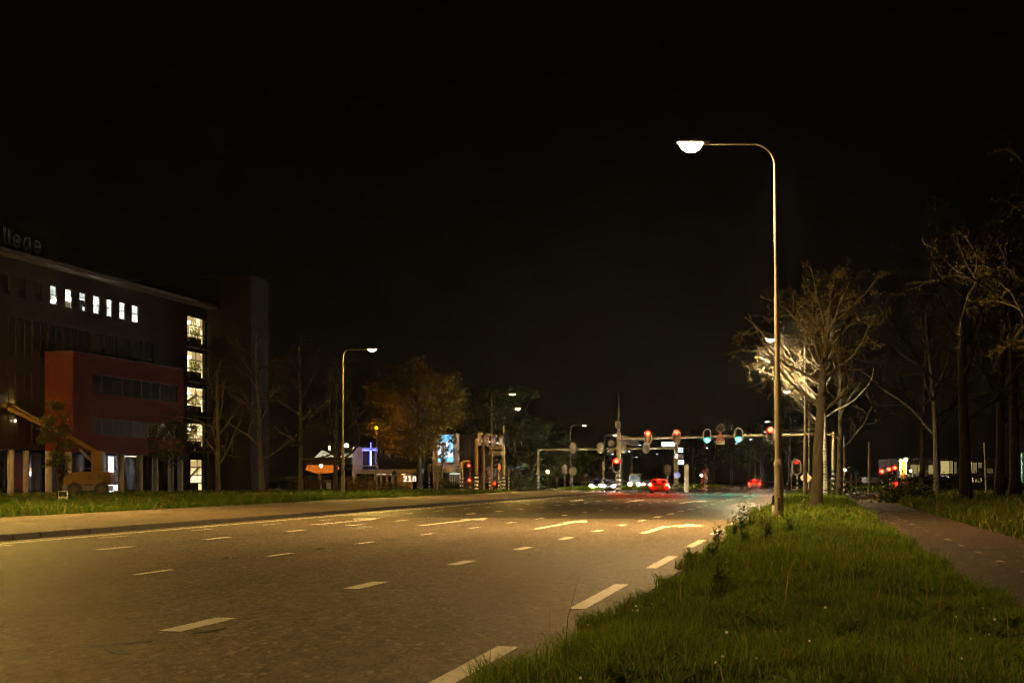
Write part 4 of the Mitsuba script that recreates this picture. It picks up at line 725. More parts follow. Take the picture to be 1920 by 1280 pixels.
# ================================================================ VEHICLES
def car_body(t, L, W, Hh, paint, kind='hatch', rear_lit=0, head_I=0, w=1.0, pl=(0, 0, 0), yaw=0):
    """local: rear at y=0 facing -y, front at y=L"""
    q = lambda mb: mb.put(pl, yaw)
    van = kind == 'van'
    st = ([(0, .42, .95, Hh - .05, .98, .90), (.12, .30, 1.0, Hh, 1, .92), (L * .55, .28, 1.05, Hh, 1, .92), (L * .72, .28, 1.05, Hh - .12, 1, .88), (L * .86, .3, 1.0, 1.08, .98, .86), (L * .97, .34, .85, .88, .92, .84), (L, .42, .70, .74, .84, .8)] if van else
          [(0, .42, .86, .92, .92, .78), (.08, .30, .98, 1.02, .97, .76), (.45, .24, 1.0, Hh - .12, 1, .72), (.95, .22, .98, Hh, 1, .74), (L * .45, .2, .96, Hh - .01, 1, .75), (L * .56, .2, .96, Hh - .16, 1, .73), (L * .72, .22, .95, .99, 1, .74), (L * .90, .26, .82, .86, .96, .74), (L * .98, .32, .68, .72, .88, .7), (L, .42, .58, .60, .80, .66)])
    V, k = [], 16
    for y, zb, zs, zr, fw, fr in st:
        hw = W / 2 * fw; rw = W / 2 * fr
        half = [(0, zb), (hw * .82, zb), (hw * .97, zb + .10), (hw, zb + (zs - zb) * .5), (hw * .985, zs), (rw + (hw * .985 - rw) * .15, zs + (zr - zs) * .86), (rw * .86, zr - .012), (rw * .45, zr), (0, zr)]
        ring = half + [(-x, z) for x, z in half[-2:0:-1]]; k = len(ring); V += [[x, y, z] for x, z in ring]
    F = []
    for i in range(len(st) - 1):
        for j in range(k): F.append([i * k + j, i * k + (j + 1) % k, (i + 1) * k + (j + 1) % k, (i + 1) * k + j])
    F = np.vstack([np.array(F)[:, [0, 1, 2]], np.array(F)[:, [0, 2, 3]], [[0, j + 1, j] for j in range(1, k - 1)], [[(len(st) - 1) * k, (len(st) - 1) * k + j, (len(st) - 1) * k + j + 1] for j in range(1, k - 1)]])
    F = F[:, ::-1]
    m = trimesh.Trimesh(np.array(V), F, process=True); m.fix_normals(); part(t, 'body', q(MB().mesh(m)), paint, smooth=35)
    # windows, proud by a few mm
    rw = W / 2 * (.9 if van else .74)
    if van: part(t, 'windscreen', q(MB().add([[-rw * .86, L * .735, Hh - .16], [rw * .86, L * .735, Hh - .16], [W * .42, L * .865, 1.12], [-W * .42, L * .865, 1.12]], [[0, 3, 2, 1]])), 'm_glass'); part(t, 'rear_window', q(MB().box((0, -.02, Hh * .72), (W * .7, .03, .5), ch=.02)), 'm_glass')
    else:
        part(t, 'rear_window', q(MB().add([[-W * .40, .115, 1.06], [W * .40, .115, 1.06], [rw * .86, .40, Hh - .16], [-rw * .86, .40, Hh - .16]], [[0, 1, 2, 3]])), 'm_glass')
        part(t, 'windscreen', q(MB().add([[-W * .41, L * .70, 1.03], [W * .41, L * .70, 1.03], [rw * .9, L * .575, Hh - .13], [-rw * .9, L * .575, Hh - .13]], [[1, 0, 3, 2]])), 'm_glass')
    for s in (-1, 1):
        part(t, 'side_window', q(MB().add([[s * (W / 2 * .995 + .004), .55, 1.0], [s * (W / 2 * .995 + .004), L * .66, 1.0], [s * (rw + .03), L * .54, Hh - .16], [s * (rw + .03), .75, Hh - .14]], [[0, 1, 2, 3]])), 'm_glass')
        part(t, 'mirror', q(MB().box((s * (W / 2 + .09), L * .64, 1.0), (.2, .12, .14), ch=.04)), paint)
        for y in (.80, L - .82):
            wl = part(t, 'wheel', q(MB().tube([[s * (W / 2 - .20), y, .31], [s * (W / 2 - .005), y, .31]], .31, 18)), 'm_rubber'); shape(wl + '__rim', q(MB().tube([[s * (W / 2 - .01), y, .31], [s * (W / 2 + .006), y, .31]], .20, 12)), 'm_chrome')
        lamp_m = q(MB().box((s * W * .42, -.005 if not van else -.02, .86), (.20, .10, .24), ch=.04))
        if rear_lit: part(t, 'tail_light', lamp_m, 'm_lens', em=np.array([1, .0016, .0003]) * rear_lit / .05, w=w)
        else: part(t, 'tail_light', lamp_m, 'm_red')
        hm = q(MB().prism([(s * W * .36 + .21 * math.cos(q_), .68 + .10 * math.sin(q_)) for q_ in np.arange(16) * np.pi / 8], L - .06, L + .05)) if not van else q(MB().prism([(s * W * .36 + .24 * math.cos(q_), .78 + .13 * math.sin(q_)) for q_ in np.arange(16) * np.pi / 8], L - .05, L + .06))
        if head_I: part(t, 'headlight', hm, 'm_lens', em=np.array([1, .97, .95]) * head_I / .07, w=w)
        else: part(t, 'headlight', hm, 'm_chrome')
    part(t, 'rear_bumper', q(MB().box((0, -.04, .48), (W * .88, .16, .20), ch=.06)), paint); part(t, 'front_bumper', q(MB().box((0, L, .42), (W * .80, .14, .20), ch=.06)), paint)
    part(t, 'number_plate', q(MB().box((0, -.045 if not van else -.02, .72), (.50, .03, .11))), 'm_plate' if rear_lit else 'm_signyellow')
    if rear_lit: part(t, 'brake_light', q(MB().box((0, .24, Hh - .10), (.34, .06, .05))), 'm_lens', em=np.array([1, .0018, .0003]) * rear_lit * .35 / .02, w=w * .5)
M('m_plate', (.7, .55, .12), .5)
ct = thing('red_car', 'orange red hatchback with brake lights lit, waiting before the gantry', 'car'); p = gx(1235, 116); car_body(ct, 3.95, 1.74, 1.46, 'm_carred', rear_lit=26, pl=(p[0], 116, 0), yaw=YAW + 4, w=3, head_I=60)
ct = thing('silver_car', 'silver blue car with tail lights lit on the far road', 'car'); p = gx(1414.5, 176); car_body(ct, 4.1, 1.78, 1.50, 'm_carsilver', rear_lit=12, pl=(p[0], 176, 0), yaw=-20, w=1)
for px, Y, yaw, kind, I, w, lab in ((1141, 150, 168, 'hatch', 420, 2, 'oncoming car with two bright headlights just left of the banded bollard'), (1118, 157, 168, 'hatch', 800, 2, 'added car beside the nearest oncoming car, farthest left, standing in for a headlight streak'), (1148, 205, 172, 'hatch', 650, 2, 'oncoming car with dazzling headlights just left of the signal mast'),  # farthest left car is added, its lamps stand in for a headlight streak
        (1189, 186, 170, 'van', 260, 2, 'pale van with headlights on between the signal mast and the red car'), (1213, 225, 172, 'hatch', 450, 2, 'oncoming car with bright headlights just left of the red car')):
    ct = thing('oncoming_van' if kind == 'van' else 'oncoming_car', lab, 'van' if kind == 'van' else 'car', None); L, W, H = (5.0, 1.95, 2.35) if kind == 'van' else (4.2, 1.8, 1.48); p = gx(px, Y)
    th = math.radians(yaw); off = np.array([-math.sin(th), math.cos(th), 0]) * -L   # front of the car at the given pixel distance
    car_body(ct, L, W, H, 'm_carwhite' if kind == 'van' else 'm_cardark', kind, head_I=I, pl=tuple(p + off + [0, 0, 0]), yaw=yaw, w=w)
for px, Y, yaw, lab in ((1712, 100, 80, 'dark parked car behind the striped barrier'), (1745, 104, 84, 'dark parked car between the two middle trunks'), (1865, 100, 85, 'dark parked car right of the thin white pole')):
    ct = thing('parked_car', lab, 'car'); p = gx(px, Y); car_body(ct, 4.2, 1.78, 1.48, 'm_cardark', pl=(p[0] + 2.1, Y, .1), yaw=yaw)
# boom lift in front of the college
def boom_lift():
    Y = 84.0; t = thing('boom_lift', 'dirty yellow boom lift parked before the college, boom raised to the left', 'boom lift'); P = lambda px, py, d=0: at(px, py, Y + d)
    part(t, 'chassis', MB().box(P(165, 915), (3.0, 1.7, .42), ch=.06), 'm_darkgrey')
    for px in (139, 191):
        for d in (-.85, .85):
            w_ = part(t, 'wheel', MB().tube([P(px, 917, d - .2), P(px, 917, d + .2)], .47, 18), 'm_rubber'); shape(w_ + '__rim', MB().tube([P(px, 917, d - .215), P(px, 917, d + .215)], .26, 12), 'm_darkgrey')
    hb = [(-1.5, -.42), (1.72, -.42), (1.72, .42), (1.45, .47), (-.2, .47), (-.9, .40), (-1.35, .22), (-1.55, 0)]; part(t, 'turntable_housing', MB().prism(hb, -.75, .75).put(P(168, 897)), 'm_yellow'); part(t, 'counterweight', MB().box(P(207, 897), (.5, 1.4, .8), ch=.08), 'm_yellow')
    part(t, 'turret', MB().box(P(184.5, 866), (.72, .7, 1.5), ch=.05), 'm_yellow'); part(t, 'access_panel', MB().box(P(188, 893, -.76), (.25, .03, .32)), 'm_black'); part(t, 'hose_port', MB().prism(disc(.07, 10), -.37, -.34).put(P(188.5, 880)), 'm_black')
    for a, b, r, k in (((190, 853), (110, 810), .13, 'lower_boom'), ((185, 848), (107, 802), .07, 'boom_link'), ((112, 811), (12, 764), .14, 'upper_boom'), ((104, 803), (22, 759), .06, 'boom_rail')): part(t, k, MB().tube([P(*a), P(*b)], r, 4), 'm_yellow')
    part(t, 'lift_cylinder', MB().tube([P(150, 842, .1), P(174, 866, .1)], .10, 8), 'm_darkgrey'); part(t, 'knuckle', MB().box(P(112, 809), (.5, .4, .6), ch=.08), 'm_yellow'); part(t, 'boom_tip', MB().box(P(9, 761), (.5, .4, .45), ch=.08), 'm_yellow'); part(t, 'work_platform', MB().box(P(-14, 752), (.9, 1.6, 1.0), ch=.05), 'm_yellow')
    m = MB(); r = np.random.default_rng(3)
    for i in range(8): m.box(P(161.5 + i * 2.3, 897.5, -.757), (.055, .012, .08))
    m.box(P(168.5, 893, -.757), (.22, .012, .12)); part(t, 'faded_lettering', m, 'm_black', kind='stuff')
    part(t, 'railing', MB().tube([P(197, 883), P(197, 878), P(201, 878), P(201, 883)], .025, 5), 'm_yellow')
boom_lift()
# small notice sign on the lawn
Y = 58; p = gx(118, Y, .12); t = thing('lawn_sign', 'small lawn sign, dark above, white below with a yellow triangle', 'sign')
part(t, 'post', MB().tube([[p[0], Y, .1], [p[0], Y, .55]], .03, 6), 'm_galv'); part(t, 'frame', MB().prism(Polygon(rect(-.215, -.30, .215, .28)).difference(Polygon(rect(-.195, -.28, .195, .26))), -.02, .03).put(at(118, 931, Y)), 'm_white'); part(t, 'dark_board', MB().box(at(118, 925.5, Y), (.39, .03, .25)), 'm_black'); part(t, 'white_board', MB().box(at(117.8, 936, Y), (.39, .03, .27)), 'm_white')
part(t, 'warning_triangle', MB().prism([(-.07, -.06), (.07, -.06), (0, .07)], -.03, -.017).put(at(114.4, 936, Y)), 'm_signyellow'); part(t, 'blue_text', MB().box(at(121, 934.8, Y - .02), (.15, .012, .03)).box(at(121, 936.3, Y - .02), (.13, .012, .03)), 'm_blue', kind='stuff')
# ================================================================ BUILDINGS

def patches(key, x0, z0, x1, z1, y, nx, nz, tones, seed, put, w=.1, freq=1.0):
    """a lit back wall in a few steady tones: cells of one tone form one luminous piece"""
    X, Z = np.meshgrid((np.arange(nx) + .5) / nx * (x1 - x0) + x0, (np.arange(nz) + .5) / nz * (z1 - z0) + z0, indexing='ij')
    v = meshkit.fbm(np.stack([X * freq, Z * freq, X * 0 + seed], -1), 3, seed); k = np.digitize(v, np.quantile(v, np.linspace(0, 1, len(tones) + 1)[1:-1])); dx, dz = (x1 - x0) / nx / 2, (z1 - z0) / nz / 2
    for i, c in enumerate(tones):
        m = MB()
        for a, b in zip(X[k == i], Z[k == i]): m.add([[a - dx, y, b - dz], [a + dx, y, b - dz], [a + dx, y, b + dz], [a - dx, y, b + dz]], [[0, 1, 2, 3]])
        if m.n: shape(key, put(m), 'm_lens', em=c, w=w, kind='stuff')
# ---- the college on the left: own axis along its facade
FA = np.array([.2756, .9613]); FN = np.array([.9613, -.2756]); P0 = np.array([-37.1, 98.2])       # P0 = facade at photo column 94
def fp(s, d=0.0, z=0.0): q = P0 + FA * s + FN * d; return np.array([q[0], q[1], z])
FYAW = math.degrees(math.atan2(FA[1], FA[0]))          # local x runs along the facade, local -y points out to the road
def s_of(px, d=0.0):
    k = (px - 960) / FPX; b = P0 + FN * d; return (k * b[1] - b[0]) / (FA[0] - k * FA[1])
def z_of(px, py, d=0.0): Y = fp(s_of(px, d), d)[1]; return HC - (py - HOR) * Y / FPX
col = thing('college_building', 'long dark brick college with one row of lit windows and a lit stairwell', 'building')
def slab(s0, s1, z0, z1, d0, d1):                      # box between facade coordinates
    c = (fp(s0, d0, z0) + fp(s1, d1, z1)) / 2; return MB().box((0, 0, 0), (s1 - s0, abs(d1 - d0), z1 - z0)).put(c, FYAW)
sE = s_of(388); sL = -46.0; ZR = 18.3
# front wall with real openings
ops = []
top_w = [(94, 107), (122, 135), (149, 161), (175, 187), (200, 211), (224, 235.5), (247, 260)]
TW = [(s_of(a), s_of(b)) for a, b in top_w]; zt1, zt0 = z_of(94, 534), z_of(94, 570)
pit = (TW[-1][0] - TW[0][0]) / 6; row = [(TW[0][0] + pit * k, TW[0][0] + pit * k + (TW[0][1] - TW[0][0])) for k in range(-8, 0)] + TW
ops += [(a, b, zt0, zt1) for a, b in row]
mid = [(TW[0][0] - 1.9 + pit * k - 8 * pit, TW[0][0] - .3 + pit * k - 8 * pit) for k in range(0, 17)]
ops += [(a, b, 10.9, 13.9) for a, b in mid] + [(a, b, 7.2, 9.7) for a, b in mid if b < s_of(84)] + [(a, b, 4.2, 6.3) for a, b in mid if b < s_of(84)]
stair = [(350, 386, 595, 644), (351, 385, 660, 708), (351, 384, 727, 772), (351, 384, 794, 838)]
ST = [(s_of(351), s_of(385), z_of(368, b) , z_of(368, a)) for _, _, a, b in stair] + [(s_of(357), s_of(384), .25, z_of(368, 861))]
ops += ST
wall = Polygon(rect(sL, 3.62, sE, ZR))
for a, b, c, d in ops[:-1]: wall = wall.difference(Polygon(rect(a, c, b, d)))
part(col, 'wall', MB().prism(wall, -.02, .14).put(fp(0), FYAW), 'm_brick_dark')
a, b, c, d = ops[-1]; lw = Polygon(rect(s_of(345), 0, sE, 3.615)).difference(Polygon(rect(a, c, b, d))); part(col, 'lower_wall', MB().prism(lw, -.02, .40).put(fp(0), FYAW), 'm_brick_dark')
part(col, 'roof', slab(sL, sE + .4, ZR + .32, ZR + .6, -16, .2), 'm_roof'); part(col, 'eave_slab', slab(sL, sE + 1.2, ZR + .005, ZR + .31, -2, 1.3), 'm_slab'); part(col, 'side_wall', slab(sE - .3, sE - .01, 0, ZR, -16, -1.5), 'm_brick_dark')
M('m_night_glass', (.010, .011, .013), .12, specular=.6)
ROOM = [(.75, .82, .72), (1.2, 1.28, 1.1), (1.8, 1.9, 1.7)]
STAIR = [(.75, .52, .19), (1.3, .98, .42), (2.2, 1.75, .9)]
def window(a, b, z0, z1, lit=None, bars=(1, 1), parent=None, rad=None, key='window', deep=.02, fr=.05):
    w = part(parent or col, key, MB().prism(Polygon(rect(a, z0, b, z1)).difference(Polygon(rect(a + fr, z0 + fr, b - fr, z1 - fr))), deep, deep + .1).put(fp(0), FYAW), 'm_frame')
    nx, nz = bars; m = MB()
    for i in range(1, nx): shape(w + '__mullion', MB().box((a + (b - a) * i / nx, deep + .05, (z0 + z1) / 2), (.05, .06, z1 - z0 - 2 * fr)).put(fp(0), FYAW), 'm_frame')
    for i in range(1, nz): shape(w + '__transom', MB().box(((a + b) / 2, deep + .045, z0 + (z1 - z0) * i / nz), (b - a - 2 * fr, .05, .08)).put(fp(0), FYAW), 'm_frame')
    if lit is None: shape(w + '__pane', MB().prism(rect(a + fr, z0 + fr, b - fr, z1 - fr), deep + .06, deep + .075).put(fp(0), FYAW), 'm_night_glass')
    else:
        dd = .45 if lit == 'room' else .80; patches(w + '__lit_room', a + .1, z0 - .1, b + (.85 if lit == 'room' else 1.35), z1 + .1, dd, 9, 14, [tuple(np.array(q_) * (.65 + .75 * ((int(a * 10) * 37) % 100) / 100)) for q_ in (ROOM if lit == 'room' else STAIR)], int(a * 10) % 97, lambda m: m.put(fp(0), FYAW), .12)
        shape(w + '__pane', MB().add([[a + fr, deep + .06, z0 + fr], [b - fr, deep + .06, z0 + fr], [b - fr, deep + .06, z1 - fr], [a + fr, deep + .06, z1 - fr]], [[0, 1, 2, 3]]).put(fp(0), FYAW), {'type': 'thindielectric'})
    return w
for i, (a, b, c, d) in enumerate(ops[:-5]):
    inrow = 8 <= i < 15
    w = window(a, b, c, d, 'room' if inrow else None, (1, 2) if i < 15 else (2, 2))
    if inrow:
        zc = c + (d - c) * .28
        if i == 8 or i == 9: shape(w + '__ceiling_lamp', trimesh.creation.icosphere(subdivisions=2, radius=.16).apply_translation(fp(b - .05, -.22, zc + (.35 if i == 9 else 0))), 'm_lens', em=(160, 165, 150), w=.3); shape(w + '__blind', MB().prism(rect(a + .05, c + .35 * (i == 8), b - .05, c + (d - c) * .42), .16, .18).put(fp(0), FYAW), 'm_backgrey')
        if i == 11: shape(w + '__ceiling_lamp', trimesh.creation.icosphere(subdivisions=2, radius=.18).apply_translation(fp(a + .45, -.22, d - .6)), 'm_lens', em=(170, 175, 165), w=.3)
        if i == 10: shape(w + '__cupboard', MB().prism([(a + .05, c + .1), (b - .45, c + .1), (b - .45, c + .4), (b - .1, c + .4), (b - .25, c + .95), (a + .05, c + .95)], .2, .25).put(fp(.25), FYAW), 'm_darkgrey'); shape(w + '__plant', kind='stuff', *leafset(np.random.default_rng(4), fp(b - .1, -.3, d - .3) + np.random.default_rng(5).normal(0, .16, (60, 3)), .14, GRNL))
        if i == 13:
            for k in range(4): shape(w + '__paper', MB().prism(rect(a + .10 + k * .24, c + (d - c) * .66, a + .20 + k * .24, c + (d - c) * .76), .12, .14).put(fp(0), FYAW), ('m_blue', 'm_darkgrey', 'm_tan', 'm_red')[k])
for i, (a, b, c, d) in enumerate(ST):
    w = window(a, b, c, d, 'stair', (2, 3) if i < 4 else (2, 4), key='stairwell_window'); r = np.random.default_rng(40 + i)
    if i < 4:
        shape(w + '__planter', MB().box(((a + b) / 2 + .18, .35, c + .30), ((b - a) * .62, .3, .55)).put(fp(0), FYAW), 'm_frame')
        shape(w + '__plant', kind='stuff', *leafset(r, fp((a + b) / 2 + .3, -.45, c + 1.0) + r.normal(0, 1, (420 if i < 2 else 160, 3)) * [.42, .12, .42], .16, ((.16, .22, .05), (.30, .34, .09))))
        shape(w + '__ceiling_lamp', trimesh.creation.icosphere(subdivisions=2, radius=.17).apply_translation(fp(a + 1.1, -.5, d - .55)), 'm_lens', em=(60, 50, 28), w=.3)
        if i in (2, 3): shape(w + '__stair_flight', MB().prism([(a, c + .7), (b - .5, c + 1.9), (b - .5, c + 1.6), (a, c + .35)], .60, .65).put(fp(0), FYAW), 'm_tan')
    else: shape(w + '__stair_flight', MB().prism([(a, c + .9), (b, c + 2.5), (b, c + 2.3), (a, c + .6)], .60, .65).put(fp(0), FYAW), 'm_white'); shape(w + '__reception_desk', MB().box(((a + b) / 2 , .5, c + .4), (1.3, .3, .7)).put(fp(0), FYAW), 'm_frame')
for i in range(4): part(col, 'balcony_ledge', slab(ST[i][0] - .1, sE + 1.6, ST[i][2] - .55, ST[i][2] - .42, -.3, .55), 'm_slab')
# red brick block standing out from the facade on columns
sC = s_of(137, 2.64); dB = 2.6; zB0, zB1 = 3.55, 11.46; sD = s_of(344, 2.6)
bl = Polygon(rect(sC, zB0, sD, zB1)); bw = [(sC + 2.6, sD - .8, 8.35, 9.95), (sC + 2.6, sD - .8, 5.0, 6.35)]
for a, b, c, d in bw: bl = bl.difference(Polygon(rect(a, c, b, d)))
q0 = fp(0, dB); part(col, 'red_block_front', MB().prism(bl, 0, .35).put(q0, FYAW), 'm_brick_red'); part(col, 'red_block_end', slab(sC, sC + .35, zB0, zB1, .03, dB - .352), 'm_brick_red', label='warm lit red brick end wall'); part(col, 'red_block_roof', slab(sC + .36, sD, zB1 - .4, zB1 - .05, .03, dB - .36), 'm_roof'); part(col, 'red_block_soffit', slab(sC + .36, sD, zB0, zB0 + .25, .03, dB - .36), 'm_slab'); part(col, 'coping', slab(sC - .05, sD, zB1 + .003, zB1 + .09, -.0, dB + .05), 'm_slab')
for a, b, c, d in bw:
    n = 9
    for i in range(n):
        x0, x1 = a + (b - a) * i / n, a + (b - a) * (i + 1) / n; w = part(col, 'window', MB().prism(Polygon(rect(x0, c, x1, d)).difference(Polygon(rect(x0 + .05, c + .05, x1 - .05, d - .05))), .12, .2).put(q0, FYAW), 'm_frame'); shape(w + '__pane', MB().prism(rect(x0 + .05, c + .05, x1 - .05, d - .05), .15, .165).put(q0, FYAW), 'm_night_glass')
# arcade columns and the glazed ground floor behind
for px in (-18, 24, 52): s = s_of(px); part(col, 'arcade_column', cyl(fp(s, -.2, 0), fp(s, -.2, 3.60), .26, None, 12), 'm_concrete', smooth=40)
for px in (91, 128, 227, 262, 291, 320, 338): s = s_of(px, 2.3); part(col, 'arcade_column', cyl(fp(s, 2.3, 0), fp(s, 2.3, 3.54), .26, None, 12), 'm_concrete', smooth=40)
g0, g1 = s_of(-60), s_of(345); n = 26
for i in range(n):
    a, b = g0 + (g1 - g0) * i / n, g0 + (g1 - g0) * (i + 1) / n; w = part(col, 'shop_window', MB().prism(Polygon(rect(a, 0.1, b, 3.55)).difference(Polygon(rect(a + .06, .16, b - .06, 2.3)).union(Polygon(rect(a + .06, 2.38, b - .06, 3.49)))), 2.3, 2.4).put(fp(0), FYAW), 'm_frame')
    if i in (3, 5, 6, 8, 10, 12, 15): patches(w + '__lit_room', a + .06, .16, b - .06, 3.4, 3.6, 4, 8, [(.004, .006, .012), (.02, .026, .045), (.16, .20, .30)], i, lambda m: m.put(fp(0), FYAW), .03); shape(w + '__pane', MB().add([[a + .06, 2.35, .16], [b - .06, 2.35, .16], [b - .06, 2.35, 3.49], [a + .06, 2.35, 3.49]], [[0, 1, 2, 3]]).put(fp(0), FYAW), {'type': 'thindielectric'})
    else: shape(w + '__pane', MB().prism(rect(a + .06, .16, b - .06, 3.49), 2.34, 2.36).put(fp(0), FYAW), 'm_night_glass')
part(col, 'ground_floor_slab', slab(g0, s_of(345), .0, .09, -9, -.5), 'm_slab')
for px, py, dd, c_, rr in ((25, 866, -3, (14, 4, .5), .16), (25, 878, -3, (16, 4.5, .6), .2), (62, 880, -3, (5, 1, .2), .25), (59, 888, -3, (2.5, 3, 3.4), .22), (69, 905, -3, (2, 2.3, 2.5), .2), (105, 906, -3, (1.6, 2.0, 2.2), .2), (6, 789, -1, (6, 5, 3), .1)):
    s = s_of(px, dd); part(col, 'interior_lamp', trimesh.creation.icosphere(subdivisions=1, radius=rr).apply_translation(fp(s, dd if dd < -1 else .1, z_of(px, py, dd))), 'm_lens', em=c_, w=.05)
s = s_of(202, -2.0); part(col, 'lit_entrance', MB().prism(rect(s - .35, .1, s + .35, 3.4), 1.6, 1.7).put(fp(0), FYAW), 'm_lens', em=(4.2, 4.4, 4.8), w=1.5); part(col, 'entrance_strip', slab(s - .6, s_of(262, 0), 3.40, 3.48, -.5, -.3), 'm_lens', em=(1.0, .8, .6), w=.2)
# taller dark wing at the far end
cw = (fp(sE + .45, 4.6, 0) + fp(sE + 4.2, -24, 0)) / 2; part(col, 'end_wing', MB().box((0, 0, 0), (3.75, 28.6, 21.6)).put(cw + [0, 0, 10.8], FYAW), 'm_brick_dark')
# the word on the roof edge: the far end of COLLEGE in lower case shows
lt = thing('roof_lettering', 'unlit letters spelling college along the roof edge, cut off by the picture edge', 'lettering')
zl = z_of(30, 464, -1.0)
for ch_, px in (('C', -44), ('o', -22), ('l', 2), ('l', 11), ('e', 20), ('g', 39), ('e', 59)):
    m = meshkit.text_mesh(ch_, 1.32, .12, True); part(lt, 'letter', MB().mesh(m).put(fp(s_of(px, -1.0), -1.0, zl), FYAW, 1, 90), 'm_darkgrey')
part(lt, 'rail', slab(s_of(-46, -1), s_of(76, -1), zl - .42, zl - .34, -1.15, -1.05), 'm_darkgrey')
for px in (-30, 0, 30, 62): part(lt, 'strut', slab(s_of(px, -1) - .03, s_of(px, -1) + .03, ZR + .59, zl - .42, -1.14, -1.06), 'm_darkgrey')

# ---- church hall with the cross, facade facing the road at about 190 m
def bx(px0, px1, py0, py1, Y, dep, m=None):            # block whose front face spans these columns and rows at distance Y
    a, b = at(px0, py1, Y), at(px1, py0, Y); return (m or MB()).box(((a[0] + b[0]) / 2, Y + dep / 2, (a[2] + b[2]) / 2), (b[0] - a[0], dep, b[2] - a[2]))
Y = 188.0; ch = thing('church_hall', 'low white and dark church hall with a glowing cross and the number 218', 'building')
part(ch, 'white_wing', bx(661, 679, 838, 880, Y, 9), 'm_render', label='pale wall left of the cross'); part(ch, 'recess_wall', bx(679, 707, 838, 880, Y + 1.0, 8), 'm_roof'); part(ch, 'upper_wall', bx(707, 790, 841, 880, Y + .4, 9), 'm_brick_dark')
part(ch, 'canopy', bx(660, 766, 879.8, 888, Y - 1.2, 3.5), 'm_render'); part(ch, 'back_wall', bx(661, 790, 888, 916.5, Y + 3.6, 5), 'm_brick_dark'); part(ch, 'side_canopy', bx(766.2, 792, 879, 886, Y - 1.0, 3), 'm_render')
part(ch, 'end_pier', bx(661, 667, 888, 916.5, Y, 1.2), 'm_render')
for i in range(4): w = part(ch, 'window', bx(668 + i * 8.2, 675.6 + i * 8.2, 889.2, 913, Y + 1.0, .1), 'm_frame'); shape(w + '__pane', bx(668.6 + i * 8.2, 675 + i * 8.2, 890, 912.4, Y + .97, .04), 'm_night_glass')
part(ch, 'door_surround', MB().prism(Polygon(rect(-.1, 0, 3.72, 2.35)).difference(Polygon(rect(.12, 0, 3.5, 2.13))), 0, .3).put(at(702.5, 916.2, Y + .6)), 'm_cream')
for i in range(4):
    d = part(ch, 'door', bx(704.6 + i * 10.3, 714.2 + i * 10.3, 890, 915.8, Y + .8, .08), 'm_cream'); shape(d + '__pane', bx(706.2 + i * 10.3, 712.8 + i * 10.3, 892, 913, Y + .75, .04), 'm_night_glass'); shape(d + '__handle', bx(713.1 + i * 10.3, 713.8 + i * 10.3, 902, 905, Y + .70, .05), 'm_chrome')
wl = part(ch, 'gold_wall', bx(747.5, 773, 888.2, 916.5, Y - .8, 1.0), 'm_gold', label='golden wall panel with white house number'); tm = meshkit.text_mesh('218', .80, .06, True); part(ch, 'number', MB().mesh(tm).put(at(755, 902.2, Y - .87), 0, 1, 90), 'm_lens', em=(1.5, 1.35, 1.1), w=.2); part(ch, 'bin', bx(761, 766, 904, 916.5, Y - 1.6, .4), 'm_backgrey')
for px, I in ((709, 1), (721, 1), (735, 1), (757, 1.8)): part(ch, 'downlight', MB().flat([(at(px, 0, Y)[0] - .25, Y - .75), (at(px, 0, Y)[0] + .25, Y - .75), (at(px, 0, Y)[0] + .25, Y - .45), (at(px, 0, Y)[0] - .25, Y - .45)], at(px, 888.3, Y)[2], at(px, 888.1, Y)[2]), 'm_lens', em=np.array([1, .72, .34]) * 11 * I, w=.6)
cr = thing('cross', 'tall glowing blue white cross on the church hall wall', 'cross'); BL = np.array([.24, .28, 1.6])
part(cr, 'upright', bx(693.3, 697, 844, 872.5, Y - 1.45, .25), 'm_lens', em=BL * 3, w=1.0)
for a, b in ((679.5, 692.4), (698, 707.5)):
    for y in (841.0, 844.0): part(cr, 'arm_tube', bx(a, b, y - .75, y + .75, Y - 1.45, .2), 'm_lens', em=BL * (3.5 if y > 842 else 1.6), w=.3)
for y0, y1 in ((829, 831), (832, 834.2), (835.4, 838), (839, 841.6)): part(cr, 'top_tube', bx(694, 696, y0, y1, Y - 1.45, .2), 'm_lens', em=BL * 2.5, w=.2)
part(cr, 'frame', MB().prism(Polygon(rect(0, 0, 2.15, 2.35)).difference(Polygon(rect(.1, .1, 2.05, 2.3))), 0, .15).put(at(678.5, 873.3, Y - .3)), 'm_render'); part(cr, 'base_sill', bx(677, 709, 872.6, 874.4, Y - 1.6, 1.2), 'm_render')
# billboard building, right of the oak
Y = 176.0; bb = thing('billboard_building', 'pale building right of the oak with a bright video screen on its wall', 'building')
part(bb, 'wall', bx(811, 861, 812, 886, Y, 11), 'm_render'); part(bb, 'upper_band', bx(861, 905, 815, 886, Y + .8, 10), 'm_brick_dark'); part(bb, 'base', bx(812, 905, 886, 917, Y + 2.5, 8), 'm_roof'); part(bb, 'soffit_light', bx(843, 861, 887, 888.6, Y - .2, 2), 'm_lens', em=(.9, 1.0, .75), w=.3)
for i in range(5): part(bb, 'pier', bx(843 + i * 4.3, 844.6 + i * 4.3, 888.6, 917, Y + 1.2, .6), 'm_render')
for px in (871.5, 880, 889): part(bb, 'window_strip', bx(px, px + 2.5, 833, 863, Y + .7, .1), 'm_night_glass')
sk = thing('video_screen', 'bright blue and white video screen on the pale wall', 'screen'); part(sk, 'case', bx(819.5, 851.5, 813.5, 869, Y - .35, .3), 'm_darkgrey')
